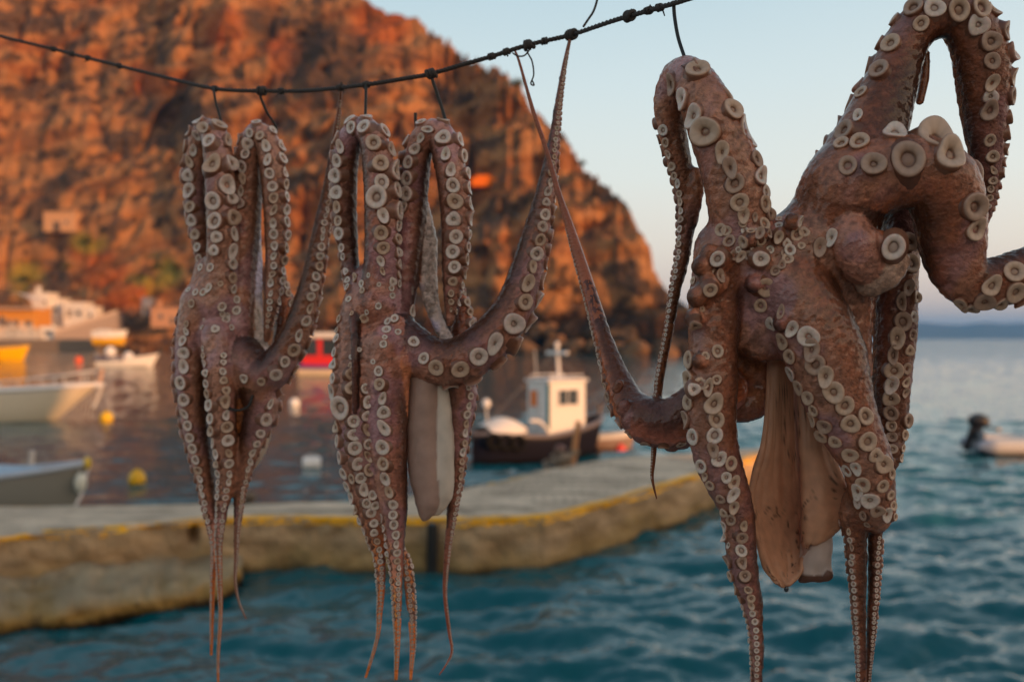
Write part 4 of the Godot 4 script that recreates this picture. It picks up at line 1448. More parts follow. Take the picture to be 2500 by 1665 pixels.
			var y: int = (at / nx) % ny
			var z: int = at / sz
			pos.append(o + (Vector3(x, y, z) + s / c) * h)
		var idx := PackedInt32Array()
		var nn := PackedVector3Array()
		nn.resize(pos.size())
		var around := [[sx, sy, sz], [sy, sz, sx], [sz, sx, sy]]
		for at in cells:
			var a: int = ids[at]
			for w in around:
				var inside := f[at] < 0.0
				if inside == (f[at + w[0]] < 0.0):
					continue
				var b: int = ids.get(at - w[1], -1)
				var c: int = ids.get(at - w[1] - w[2], -1)
				var d: int = ids.get(at - w[2], -1)
				if b < 0 or c < 0 or d < 0:
					continue
				if not inside:
					var e := b
					b = d
					d = e
				var fn := (pos[c] - pos[a]).cross(pos[d] - pos[b])
				nn[a] += fn; nn[b] += fn; nn[c] += fn; nn[d] += fn
				idx.append(a); idx.append(c); idx.append(b)
				idx.append(a); idx.append(d); idx.append(c)
		var s0 := mb.v.size()
		for k in pos.size():
			var n := nn[k].normalized()
			var p := pos[k]
			if amp > 0.0:
				p += n * amp * rough.get_noise_3dv(p * 1000.0)
			mb.v.append(p)
			mb.n.append(n)
			mb.c.append(paint.call(g[cells[k]], p, n))
		# normals again, so that the roughness shows
		var n2 := PackedVector3Array()
		n2.resize(pos.size())
		for k in range(0, idx.size(), 3):
			var fn := (mb.v[s0 + idx[k + 2]] - mb.v[s0 + idx[k]]).cross(mb.v[s0 + idx[k + 1]] - mb.v[s0 + idx[k]])
			n2[idx[k]] += fn; n2[idx[k + 1]] += fn; n2[idx[k + 2]] += fn
		for k in pos.size():
			mb.n[s0 + k] = n2[k].normalized()
		for k in idx:
			mb.i.append(s0 + k)

# ---------------------------------------------------------------- octopuses
class Octo:
	var node: Node3D
	var d := 1.0
	var field: Field
	var arms := []          # sampled arms: {p, r, s, opts}
	var suckers := []       # [position, normal, tangent, radius, folded, dim]
	var mottle: FastNoiseLite
	var back := Color(0.05, 0.026, 0.017)
	var front := Color(0.235, 0.125, 0.085)
	var mats := []

var discs := []            # sucker meshes
var disc_small: MB

func sucker_mb(seg: int, hole: float, squash: float, wavy: float, fold: float, seed_: int, stalk := 0.0) -> MB:
	var r := RandomNumberGenerator.new()
	r.seed = seed_
	var a0 := r.randf() * TAU
	var skin := Color(0.26, 0.115, 0.07)
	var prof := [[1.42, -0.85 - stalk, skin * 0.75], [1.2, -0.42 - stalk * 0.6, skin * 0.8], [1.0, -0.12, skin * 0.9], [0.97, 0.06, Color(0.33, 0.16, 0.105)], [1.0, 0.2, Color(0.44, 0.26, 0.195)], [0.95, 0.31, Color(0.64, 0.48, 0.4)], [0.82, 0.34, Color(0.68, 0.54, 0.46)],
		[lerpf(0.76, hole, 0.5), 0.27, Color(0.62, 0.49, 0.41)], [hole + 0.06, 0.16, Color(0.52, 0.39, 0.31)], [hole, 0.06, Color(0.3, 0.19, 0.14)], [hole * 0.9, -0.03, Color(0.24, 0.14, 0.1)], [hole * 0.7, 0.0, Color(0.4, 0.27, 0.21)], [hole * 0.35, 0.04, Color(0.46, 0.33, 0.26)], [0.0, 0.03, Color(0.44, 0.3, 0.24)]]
	if seg < 12:
		prof = [prof[0], prof[3], prof[5], prof[8], prof[10], prof[13]]
	var p := PackedVector3Array()
	var c := PackedColorArray()
	for q in prof:
		for k in seg:
			var a := TAU * k / seg
			var e := 1.0 + wavy * (0.6 * sin(2.0 * a + a0) + 0.4 * sin(3.0 * a + 2.0 * a0)) * smoothstep(-0.4, 0.2, q[1])
			var x: float = q[0] * cos(a) * e
			var z: float = q[0] * sin(a) * e * squash
			var y: float = q[1] + fold * (x * x - 0.3) * smoothstep(-0.3, 0.2, q[1]) + wavy * 0.5 * sin(2.0 * a + a0 + 1.0) * q[0] * smoothstep(0.0, 0.2, q[1])
			p.append(Vector3(x, y, z))
			c.append((q[2] as Color) * (1.0 + 0.06 * sin(a * 9.0 + a0) * (1.0 if q[0] > hole else 0.0)))
	var mb := MB.new()
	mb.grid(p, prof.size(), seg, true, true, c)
	return mb

func sample(oc: Octo, ctrl: Array, opts := {}) -> Dictionary:
	# ctrl rows: x, y in the view, centimetres towards the viewer, radius in the same measure as x, and the turn of the sucker side
	var pos := []
	for q in ctrl:
		pos.append(pt(q[0], q[1], oc.d - q[2] * 0.01))
	var p := PackedVector3Array()
	var r := PackedFloat32Array()
	var s := PackedVector3Array()
	var c := PackedColorArray()
	var last_psi := 0.0
	var sc := oc.d / F
	var tint: Color = opts.get("tint", Color(1, 1, 1))
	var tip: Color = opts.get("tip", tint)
	for k in ctrl.size() - 1:
		var a: Vector3 = pos[maxi(k - 1, 0)]
		var e: Vector3 = pos[mini(k + 2, pos.size() - 1)]
		var ra: float = ctrl[k][3] * sc
		var rb: float = ctrl[k + 1][3] * sc
		var psa: float = ctrl[k][4] if ctrl[k].size() > 4 else last_psi
		last_psi = psa
		var psb: float = ctrl[k + 1][4] if ctrl[k + 1].size() > 4 else psa
		var len_: float = (pos[k] as Vector3).distance_to(pos[k + 1])
		var n := maxi(2, int(len_ / maxf(0.55 * (ra + rb) * 0.5, 0.005)))
		for j in n + (1 if k == ctrl.size() - 2 else 0):
			var u := j / float(n)
			var at: Vector3 = (pos[k] as Vector3).cubic_interpolate(pos[k + 1], a, e, u)
			var ahead: Vector3 = (pos[k] as Vector3).cubic_interpolate(pos[k + 1], a, e, u + 0.05)
			var t := (ahead - at).normalized()
			var see := (Vector3(0, CAM_Y, 0) - at).normalized()
			var side := t.cross(see)
			side = -side.normalized() if side.length() > 0.01 else Vector3.RIGHT
			see = (see - t * see.dot(t)).normalized()
			var psi := deg_to_rad(lerpf(psa, psb, u))
			p.append(at)
			r.append(lerpf(ra, rb, u) * -at.z / oc.d)
			s.append((see * cos(psi) + side * sin(psi)).normalized())
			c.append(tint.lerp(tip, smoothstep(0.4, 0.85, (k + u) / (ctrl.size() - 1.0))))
	return {"p": p, "r": r, "s": s, "c": c, "opts": opts}

func arm(oc: Octo, ctrl: Array, opts := {}) -> void:
	var a := sample(oc, ctrl, opts)
	oc.field.stroke(a.p, a.r, a.s, a.c, opts.get("blend", 0.009))
	oc.arms.append(a)

func flesh(oc: Octo, ctrl: Array, opts := {}) -> void:
	opts.bare = true
	arm(oc, ctrl, opts)

func seen_sucker(oc: Octo, x: float, y: float, r: float, fold := 0.0) -> bool:     # where the line of sight meets the body
	var dir := pt(x, y, 1.0) - Vector3(0, CAM_Y, 0)
	var t := oc.d - 0.17
	while t < oc.d + 0.16:
		var p := Vector3(0, CAM_Y, 0) + dir * t
		var f := oc.field.value(p)
		if f < 0.0:
			p -= dir.normalized() * (-f)
			var n := (oc.field.slope(p) * 0.8 + oc.field.slope(p + oc.field.slope(p) * 0.006) * 0.4 + Vector3(0, 0, 0.12)).normalized()
			return add_sucker(oc, p, n, Vector3(0.3, 1, 0.1), r * t / F * (1.13 if oc.d < 1.2 else 1.0), fold, 0.46)
		t += maxf(f * 0.6, 0.0015) if f < 0.019 else 0.004
	return false

func put_sucker(oc: Octo, x: float, y: float, cm: float, n: Vector3, r: float, fold: float) -> void:
	var d := oc.d - cm * 0.01
	add_sucker(oc, pt(x, y, d) - n.normalized() * r * d / F * 0.2, n.normalized(), Vector3(0.3, 1, 0.1), r * d / F, fold, 0.3)

func add_sucker(oc: Octo, p: Vector3, n: Vector3, t: Vector3, r: float, fold: float, gap: float) -> bool:
	for q in oc.suckers:
		if (q[0] as Vector3).distance_squared_to(p) < pow((r + q[3]) * gap, 2.0):
			return false
	oc.suckers.append([p + n * r * 0.03, n, t, r, fold])
	return true

func arm_suckers(oc: Octo, a: Dictionary) -> void:
	var o: Dictionary = a.opts
	if o.get("bare", false):
		return
	var size: float = o.get("size", 0.46)
	var splay := deg_to_rad(o.get("splay", 36.0))
	var from: float = o.get("from", 0.04)
	var to: float = o.get("to", 0.97)
	var m: int = a.p.size()
	var walked := 0.0
	var next := [0.0, 0.0]
	var total := 0.0
	for k in m - 1:
		total += a.p[k].distance_to(a.p[k + 1])
	var first := true
	for k in m - 1:
		var len_: float = a.p[k].distance_to(a.p[k + 1])
		var pieces := maxi(1, int(len_ / 0.0015))
		for j in pieces:
			var u := j / float(pieces)
			var w := walked + len_ * u
			var frac := w / total
			if frac < from or frac > to:
				continue
			var r: float = lerpf(a.r[k], a.r[k + 1], u)
			var rs := minf(maxf(r * size * 1.1, 0.0011), 0.0165)
			if first:
				first = false
				next = [w, w + rs * 1.05]
			for row in 2:
				if w < next[row]:
					continue
				var rr := rs * lerpf(0.4, 1.0, smoothstep(0.0, 0.24, frac)) * rng.randf_range(0.82, 1.12)
				next[row] = w + rr * 1.98
				var s: Vector3 = (a.s[k] as Vector3).lerp(a.s[k + 1], u).normalized()
				var t: Vector3 = (a.p[k + 1] - a.p[k]).normalized()
				s = (s - t * s.dot(t)).normalized()
				var b := t.cross(s)
				var ang := splay * (1 if row == 0 else -1) + rng.randf_range(-0.1, 0.1)
				var dir := s * cos(ang) + b * sin(ang)
				var c: Vector3 = a.p[k].lerp(a.p[k + 1], u)
				var p := c + dir * r
				if r > oc.field.h * 1.2:
					if oc.field.value(c + dir * (r + rr * 0.9)) < 0.0:
						continue
					var g := 0
					p = c + dir * r * 0.8
					while oc.field.value(p) < 0.0 and g < 30:
						p += dir * 0.001
						g += 1
					if p.distance_to(c) < r * 1.02:
						p = c + dir * r * 1.02
				var n := (dir + t * rng.randf_range(-0.22, 0.22) + b * rng.randf_range(-0.18, 0.18)).normalized()
				add_sucker(oc, p, n, t, rr, 0.0, 0.74)
		walked += len_

func body_paint(oc: Octo, id: int, p: Vector3, n: Vector3) -> Color:
	var s: Vector3 = oc.field.bs[id]
	var tint: Color = oc.field.bc[id]
	var f := smoothstep(-0.35, 0.75, n.dot(s))
	var m := oc.mottle.get_noise_3dv(p * 1000.0)
	var fine := oc.mottle.get_noise_3dv(p * 4200.0)
	var c := oc.back.lerp(oc.front, f)
	# the underside between the suckers is pale
	c = c.lerp(oc.front * 0.5 + Color(0.24, 0.15, 0.11), 0.6 * smoothstep(0.5, 0.95, n.dot(s)))
	if tint.a < 1.0:
		c = oc.front
	var big := oc.mottle.get_noise_3dv(p * 320.0 + Vector3(50, 0, 0))
	c = c * (1.0 + 0.5 * m + 0.3 * fine)
	c = c.lerp(oc.back, 0.55 * smoothstep(0.05, 0.45, m * 0.7 - 0.5 * fine + 0.5 * big))
	c = c.lerp(Color(c.r * 0.85, c.g * 0.95, c.b * 1.45), smoothstep(0.0, 0.3, -big))
	var vein := absf(oc.mottle.get_noise_3d(p.x * 2600.0, p.y * 1300.0, p.z * 1300.0))
	c = c.lerp(oc.back, 0.6 * smoothstep(0.07, 0.0, vein) * smoothstep(-0.1, 0.2, big))
	return Color(c.r * tint.r, c.g * tint.g, c.b * tint.b)

func finish(oc: Octo) -> void:
	var mb := MB.new()
	var rough := noise(FastNoiseLite.TYPE_SIMPLEX, 0.09, 91, 3)
	oc.field.surface(mb, func(id: int, p: Vector3, n: Vector3) -> Color: return body_paint(oc, id, p, n), rough, 0.0013)
	for a in oc.arms:                    # the thin ends of the arms
		var p := PackedVector3Array()
		var r := PackedFloat32Array()
		var c := PackedColorArray()
		for k in a.p.size():
			if a.r[k] < oc.field.h * 2.0 or a.p[k].z < oc.field.o.z + 0.02:
				p.append(a.p[k])
				r.append(a.r[k] * 1.02)
				var cc: Color = a.c[k]
				var base := oc.back.lerp(oc.front, 0.55) * (1.0 + 0.3 * oc.mottle.get_noise_3dv(a.p[k] * 1500.0))
				c.append(Color(base.r * cc.r, base.g * cc.g, base.b * cc.b))
		if p.size() > 2:
			mb.tube(spline(Array(p), p.size() * 2), stretch(r, p.size() * 2), 10, stretch_c(c, p.size() * 2))
	part("body", mb, M.skin, oc.node)
	for a in oc.arms:
		arm_suckers(oc, a)
	oc.suckers.sort_custom(func(x, y): return x[3] > y[3])
	var small := MB.new()
	var shown := 0
	for q in oc.suckers:
		var n: Vector3 = q[1]
		var t: Vector3 = q[2]
		var x := (t - n * t.dot(n)).normalized()
		if x.length() < 0.5:
			x = n.cross(Vector3.RIGHT).normalized()
		x = x.rotated(n, rng.randf_range(-0.5, 0.5))
		var b := Basis(x, n, x.cross(n)).scaled_local(Vector3(q[3], q[3] * rng.randf_range(0.7, 1.1), q[3]))
		var tr := Transform3D(b, q[0])
		if shown < 290:
			var kind: int = [0, 1, 2, 3, 4, 5, 6, 7, 8, 12, 13, 14, 15][rng.randi() % 13]
			if q[4] > 0.0:
				kind = 9
			elif q[4] < 0.0:
				kind = 10
			elif rng.randf() < 0.06:
				kind = 11
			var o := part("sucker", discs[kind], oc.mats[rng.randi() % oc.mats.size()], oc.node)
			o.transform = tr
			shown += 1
		else:
			small.append(disc_small, tr)
	if small.v.size():
		var o := part("tiny_suckers", small, oc.mats[0], oc.node)
		o.set_meta("kind", "stuff")

func stretch(r: PackedFloat32Array, n: int) -> PackedFloat32Array:
	var out := PackedFloat32Array()
	for k in n + 1:
		var f := k / float(n) * (r.size() - 1)
		var i := mini(int(f), r.size() - 2)
		out.append(lerpf(r[i], r[i + 1], f - i))
	return out

func stretch_c(r: PackedColorArray, n: int) -> PackedColorArray:
	var out := PackedColorArray()
	for k in n + 1:
		var f := k / float(n) * (r.size() - 1)
		var i := mini(int(f), r.size() - 2)
		out.append(r[i].lerp(r[i + 1], f - i))
	return out

func new_octo(label: String, d: float, lo: Vector2, hi: Vector2, near: float, far: float, cell: float) -> Octo:
	var oc := Octo.new()
	oc.d = d
	oc.node = thing("octopus", label, "octopus", Vector3.ZERO, 0.0, "octopuses hung on the line to dry")
	var a := pt(lo.x, hi.y, d)
	var b := pt(hi.x, lo.y, d)
	oc.field = Field.new(Vector3(a.x, a.y, -d - far), Vector3(b.x, b.y, -d + near), cell)
	oc.mottle = noise(FastNoiseLite.TYPE_SIMPLEX, 0.02, int(d * 100), 4)
	return oc

func soft_part(called: String, oc: Octo, strokes: Array, colors: Array, cell: float, blend: float, m: Material, label := "") -> void:
	# a piece of flesh of its own: strokes of [x, y, cm towards the viewer, radius]
	var keep := oc.field
	var lo := Vector3(1e9, 1e9, 1e9)
	var hi := -lo
	var all := []
	for s in strokes:
		var q := sample(oc, s)
		all.append(q)
		for k in q.p.size():
			lo = lo.min(q.p[k] - Vector3.ONE * (q.r[k] + 0.015))
			hi = hi.max(q.p[k] + Vector3.ONE * (q.r[k] + 0.015))
	var fd := Field.new(lo, hi, cell)
	for k in all.size():
		var c := PackedColorArray()
		c.resize(all[k].p.size())
		c.fill(colors[k])
		fd.stroke(all[k].p, all[k].r, all[k].s, c, blend)
	var mb := MB.new()
	var nz := oc.mottle
	fd.surface(mb, func(id: int, p: Vector3, _n: Vector3) -> Color:
		var c: Color = fd.bc[id]
		return c * (1.0 + 0.18 * nz.get_noise_3dv(p * 1400.0)), nz, 0.0012)
	part(called, mb, m, oc.node, label)
	oc.field = keep

func octopuses() -> void:
	for k in 9:
		discs.append(sucker_mb(26, [0.34, 0.4, 0.3, 0.37, 0.26, 0.42, 0.33, 0.22, 0.38][k], [1.0, 0.9, 0.95, 0.85, 1.0, 0.8, 0.92, 0.74, 0.97][k], [0.03, 0.05, 0.08, 0.04, 0.1, 0.05, 0.13, 0.14, 0.06][k], [0.0, 0.0, 0.05, 0.0, 0.1, 0.0, -0.1, 0.2, 0.0][k], 200 + k).mesh())
	discs.append(sucker_mb(32, 0.26, 0.8, 0.06, 0.42, 220).mesh())
	discs.append(sucker_mb(32, 0.3, 0.62, 0.05, -0.4, 221).mesh())
	discs.append(sucker_mb(26, 0.3, 0.5, 0.12, 0.25, 222, 0.4).mesh())
	discs.append(sucker_mb(26, 0.16, 0.66, 0.16, 0.12, 223).mesh())
	discs.append(sucker_mb(26, 0.24, 0.82, 0.2, -0.15, 224).mesh())
	discs.append(sucker_mb(26, 0.2, 0.72, 0.1, 0.3, 225, 0.2).mesh())
	discs.append(sucker_mb(26, 0.3, 0.88, 0.18, 0.1, 226, 0.15).mesh())
	disc_small = sucker_mb(9, 0.36, 0.95, 0.03, 0.0, 230)
	octopus_left()
	octopus_middle()
	octopus_right()

func octopus_left() -> void:
	var oc := new_octo("smallest octopus, leftmost on the line, two arms looped over hooks", 1.65, Vector2(400, 190), Vector2(860, 1420), 0.13, 0.13, 0.0033)
	oc.mats = [M.sucker, M.sucker, M.sucker, M.sucker_tan]
	oc.front = Color(0.5, 0.205, 0.12)
	oc.back = Color(0.1, 0.038, 0.019)
	var orange := Color(2.0, 1.3, 0.5)  # sunlit look of the arm ends, put into their tint
	flesh(oc, [[520, 670, -0.5, 48], [522, 740, -1, 62], [535, 830, -1.5, 64], [560, 910, -1.5, 50]], {"blend": 0.016})
	arm(oc, [[525, 740, 1, 55, -10], [540, 650, 1.5, 38], [541, 560, 2, 36], [538, 470, 2, 36], [533, 390, 2, 36], [525, 340, 1, 33], [508, 318, -1, 28, -20], [488, 338, -3, 28, -50], [481, 400, -4, 30, -65], [481, 480, -4.5, 28, -72], [489, 560, -4.5, 24], [498, 630, -4.5, 18], [505, 700, -5, 10]], {"size": 0.56, "from": 0.05, "splay": 33})
	arm(oc, [[575, 800, 0, 45, 30], [586, 690, -1, 36, 40], [600, 560, -1.5, 34, 65], [607, 450, -1.5, 34, 65], [611, 370, -1, 33, 55], [628, 328, 0, 30, 40], [652, 350, 1, 30, 28], [665, 420, 1.5, 31, 25], [672, 520, 1.5, 29, 25], [672, 620, 1.5, 25, 25], [664, 720, 1.5, 20, 25], [655, 790, 1, 12, 25], [650, 830, 0.5, 7]], {"size": 0.46, "from": 0.3})
	flesh(oc, [[622, 540, -2, 10], [618, 640, -2.4, 22], [618, 740, -2, 22], [632, 830, -1, 16], [655, 880, 0, 22]], {"tint": Color(1.25, 2.3, 3.2, 0.5), "blend": 0.006})
	arm(oc, [[585, 880, 1, 60, -55], [640, 920, 2.5, 50], [688, 874, 3, 41], [726, 800, 3, 34], [758, 690, 2.8, 27], [783, 560, 3.5, 20], [803, 450, 5, 14], [817, 340, 8, 8], [827, 270, 10, 5], [833, 214, 11.5, 2.6]], {"size": 0.42, "tint": Color(0.8, 0.75, 0.7)})
	arm(oc, [[650, 900, -3, 35, -80], [690, 850, -4, 30], [695, 770, -4.5, 26], [682, 700, -5, 20], [670, 660, -5, 12]], {"tint": Color(1.3, 0.95, 0.7)})  # warm tint paints the orange light on this loop
	arm(oc, [[610, 900, 1, 52, 60], [638, 980, 2, 44], [618, 1060, 2, 32], [600, 1120, 1.5, 23], [585, 1200, 1, 14], [578, 1280, 1, 8], [575, 1360, 1, 5], [573, 1420, 1, 3.5], [582, 1470, 1, 2.5], [600, 1512, 1, 1.5]], {"size": 0.4})
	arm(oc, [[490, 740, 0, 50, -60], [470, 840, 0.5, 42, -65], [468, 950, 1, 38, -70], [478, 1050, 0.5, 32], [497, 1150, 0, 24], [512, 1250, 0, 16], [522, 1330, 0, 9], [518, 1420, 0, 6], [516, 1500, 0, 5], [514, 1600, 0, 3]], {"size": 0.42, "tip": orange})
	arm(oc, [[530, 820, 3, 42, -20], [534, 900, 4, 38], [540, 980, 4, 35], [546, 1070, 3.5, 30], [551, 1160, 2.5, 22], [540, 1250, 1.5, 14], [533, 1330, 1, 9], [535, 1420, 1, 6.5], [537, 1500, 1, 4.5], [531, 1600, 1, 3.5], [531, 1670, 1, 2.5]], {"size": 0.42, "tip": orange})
	flesh(oc, [[575, 930, 1, 26], [580, 1000, 1, 16], [578, 1060, 1, 6]], {"tint": Color(1.2, 0.95, 0.45, 0.5)})
	for k in 20:
		var a := rng.randf() * TAU
		var e := sqrt(rng.randf())
		seen_sucker(oc, 518 + 66 * e * cos(a), 735 + 95 * e * sin(a), rng.randf_range(7.0, 13.0))
	seen_sucker(oc, 553, 452, 26, 0.3)
	finish(oc)
	soft_part("mantle", oc, [[[612, 880, -1, 26], [622, 990, -0.6, 36], [630, 1060, -0.4, 30], [626, 1100, -0.3, 22], [618, 1134, -0.2, 10]]], [Color(0.72, 0.58, 0.45)], 0.0042, 0.01, M.flesh)
	wire("wire", "short curved dark wire through the hanging arms of the leftmost octopus", "wire", [[535, 945, 1.6], [545, 985, 1.595], [575, 1002, 1.59], [605, 992, 1.595], [616, 965, 1.6]], 0.0022, M.wire)

func octopus_middle() -> void:
	var oc := new_octo("pinkish octopus in the middle with a long arm reaching up to the line", 1.45, Vector2(720, 60), Vector2(1420, 1500), 0.13, 0.13, 0.003)
	oc.mats = [M.sucker, M.sucker, M.sucker, M.sucker_tan]
	oc.front = Color(0.5, 0.19, 0.12)
	oc.back = Color(0.09, 0.033, 0.018)
	var orange := Color(2.8, 1.9, 0.6)  # low sunlight on the arm ends, painted in through this tint
	flesh(oc, [[912, 690, -0.5, 52], [922, 760, -1, 66], [938, 850, -1.5, 64], [940, 930, -1.5, 48]], {"blend": 0.016})
	arm(oc, [[925, 740, 1, 55, -35], [930, 670, 1.5, 44], [931, 593, 2, 41], [930, 482, 2, 42], [922, 390, 2, 38], [908, 335, 1, 34], [882, 316, -1, 30, -40], [856, 338, -2, 31, -60], [843, 400, -3, 31, -72], [842, 500, -3.5, 29, -75], [848, 580, -3.5, 25], [857, 650, -3, 20], [863, 740, 1, 15], [866, 830, 4.5, 11], [867, 920, 5.5, 8], [866, 1010, 5.5, 5]], {"size": 0.54, "from": 0.04, "to": 0.74, "splay": 33, "tip": Color(0.35, 0.3, 0.3)})
	arm(oc, [[960, 800, 0, 42, 50], [985, 690, -1, 35, 60], [1003, 560, -1.5, 33, 70], [1012, 450, -1.5, 35, 70], [1018, 385, -1, 35, 60], [1040, 332, 0, 33, 48], [1075, 332, 1, 35, 38], [1097, 400, 1.5, 38, 35], [1110, 500, 1.5, 37], [1110, 593, 1.5, 33], [1105, 678, 1.5, 26], [1101, 740, 1, 17], [1097, 790, 0.5, 9]], {"size": 0.47, "from": 0.3})
	flesh(oc, [[1036, 500, -2.5, 10], [1042, 590, -2.6, 26], [1044, 680, -2.4, 24], [1062, 770, -1.5, 16], [1098, 842, 0, 16]], {"tint": Color(1.25, 2.4, 3.2, 0.5), "blend": 0.006})
	arm(oc, [[970, 830, 1, 65, -55], [1030, 870, 2, 58], [1090, 885, 3, 56], [1147, 868, 3.5, 58], [1205, 820, 3.5, 54], [1255, 750, 3, 48], [1283, 670, 2.5, 42], [1305, 585, 2.5, 35], [1323, 507, 2.8, 27], [1340, 422, 3.2, 20], [1353, 336, 3.6, 13], [1364, 251, 4, 9], [1377, 165, 4.3, 6], [1392, 94, 4.5, 4]], {"size": 0.44, "from": 0.1, "tint": Color(0.85, 0.8, 0.75)})
	arm(oc, [[1090, 930, -3, 35, -80], [1125, 850, -4, 32], [1128, 780, -4.5, 26], [1120, 720, -5, 18], [1110, 690, -5, 10]], {"tint": Color(1.25, 0.95, 0.75)})
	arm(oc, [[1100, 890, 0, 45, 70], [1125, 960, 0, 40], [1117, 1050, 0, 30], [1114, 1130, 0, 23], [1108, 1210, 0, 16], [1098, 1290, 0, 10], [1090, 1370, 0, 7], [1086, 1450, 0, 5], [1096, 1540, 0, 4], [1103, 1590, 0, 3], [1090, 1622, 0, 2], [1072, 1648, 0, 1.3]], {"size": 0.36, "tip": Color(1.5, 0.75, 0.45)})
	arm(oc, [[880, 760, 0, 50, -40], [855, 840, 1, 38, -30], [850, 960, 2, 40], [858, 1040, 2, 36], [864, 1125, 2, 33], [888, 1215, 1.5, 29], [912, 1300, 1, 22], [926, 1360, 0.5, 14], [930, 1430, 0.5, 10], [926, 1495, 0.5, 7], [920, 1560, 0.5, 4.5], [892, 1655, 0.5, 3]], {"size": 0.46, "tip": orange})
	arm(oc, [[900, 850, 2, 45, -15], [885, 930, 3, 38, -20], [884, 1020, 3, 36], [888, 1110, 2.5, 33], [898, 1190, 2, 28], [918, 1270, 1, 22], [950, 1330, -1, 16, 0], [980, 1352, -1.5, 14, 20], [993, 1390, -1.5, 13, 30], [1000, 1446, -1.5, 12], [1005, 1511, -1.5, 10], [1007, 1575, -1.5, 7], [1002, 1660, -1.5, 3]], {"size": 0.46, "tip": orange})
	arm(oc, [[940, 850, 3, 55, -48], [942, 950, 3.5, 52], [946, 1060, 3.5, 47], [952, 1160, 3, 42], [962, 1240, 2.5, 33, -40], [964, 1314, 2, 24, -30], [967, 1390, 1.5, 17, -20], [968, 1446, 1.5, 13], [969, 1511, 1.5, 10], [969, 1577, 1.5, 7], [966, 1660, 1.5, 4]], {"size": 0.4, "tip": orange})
	flesh(oc, [[968, 790, 3.5, 20], [980, 880, 4.2, 22], [985, 960, 4.2, 13], [988, 1035, 3.5, 4]], {"tint": Color(1.25, 1.1, 0.75, 0.5), "blend": 0.006})
	for k in 24:
		var a := rng.randf() * TAU
		var e := sqrt(rng.randf())
		seen_sucker(oc, 912 + 75 * e * cos(a), 770 + 115 * e * sin(a), rng.randf_range(6.0, 13.0))
	seen_sucker(oc, 920, 482, 31)
	seen_sucker(oc, 832, 995, 30)
	seen_sucker(oc, 1005, 760, 15)
	seen_sucker(oc, 1010, 835, 15)
	seen_sucker(oc, 1035, 875, 16)
	finish(oc)
	soft_part("mantle", oc, [[[1035, 910, 1.4, 40], [1030, 1050, 1.6, 40], [1036, 1150, 2.0, 40], [1046, 1220, 2.0, 34], [1034, 1266, 2.0, 9]], [[1072, 910, 0.8, 24], [1079, 1050, 1.2, 30], [1077, 1150, 1.6, 33], [1076, 1205, 1.6, 30], [1062, 1240, 1.6, 20]], [[1064, 912, 2.2, 7], [1055, 1050, 2.7, 6], [1058, 1150, 3.2, 5], [1066, 1205, 3.0, 4], [1052, 1250, 3.0, 4], [1034, 1274, 2.2, 3]]], [Color(0.52, 0.35, 0.28), Color(0.85, 0.75, 0.62), Color(0.1, 0.045, 0.03)], 0.0034, 0.0015, M.flesh)

func sheet(rows: Array, base_d: float, thick: float, color: Callable) -> MB:
	# a fold of flesh with thickness, from rows of [x, y, cm towards the viewer]
	var nr := 56
	var nc := 64
	var grid_ := []
	var crease := noise(FastNoiseLite.TYPE_SIMPLEX, 0.035, 96, 3)
	for row in rows:
		var pts := []
		for q in row:
			pts.append(pt(q[0], q[1], base_d - q[2] * 0.01))
		grid_.append(spline(pts, nc - 1))
	var mid := PackedVector3Array()
	mid.resize(nr * nc)
	for k in nc:
		var pts := []
		for row in grid_:
			pts.append(row[k])
		var s := spline(pts, nr - 1)
		for r in nr:
			var f := minf(1.0, r / 12.0)
			mid[r * nc + k] = s[r] + Vector3(crease.get_noise_2d(k * 2.0, r * 2.0) * 0.5, crease.get_noise_2d(k * 2.0 + 90.0, r * 2.0) * 0.7, crease.get_noise_2d(k * 3.2, r * 0.8 + 50.0)) * 0.0025 * f
	var mb := MB.new()
	var ring_ := PackedVector3Array()
	var cc := PackedColorArray()
	for r in nr:
		var row := PackedVector3Array()
		for side in 2:
			for kk in nc:
				var k := kk if side == 0 else nc - 1 - kk
				var a := mid[r * nc + maxi(k - 1, 0)]
				var b := mid[r * nc + mini(k + 1, nc - 1)]
				var c := mid[maxi(r - 1, 0) * nc + k]
				var d := mid[mini(r + 1, nr - 1) * nc + k]
				var n := (b - a).cross(d - c).normalized()
				if n.z < 0 and false:
					n = -n
				var e := thick * 0.5 * minf(1.0, 0.35 + minf(minf(k, nc - 1 - k), (nr - 1 - r)) * 0.3)
				row.append(mid[r * nc + k] + n * e * (-1 if side == 0 else 1))
				cc.append(color.call(k / (nc - 1.0), r / (nr - 1.0), mid[r * nc + k]))
		ring_.append_array(row)
	# close the lower edge
	for k in 2 * nc:
		var kk := k if k < nc else 2 * nc - 1 - k
		ring_.append(mid[(nr - 1) * nc + kk])
		cc.append(color.call(kk / (nc - 1.0), 1.0, mid[(nr - 1) * nc + kk]))
	mb.grid(ring_, nr + 1, 2 * nc, true, false, cc)
	var probe := nc / 2 + (nr / 2) * 2 * nc
	if mb.n[probe].dot(ring_[probe] - ring_[probe + 2 * (nc - 1 - nc / 2) + 1]) < 0:
		mb = MB.new()
		mb.grid(ring_, nr + 1, 2 * nc, true, true, cc)
	return mb

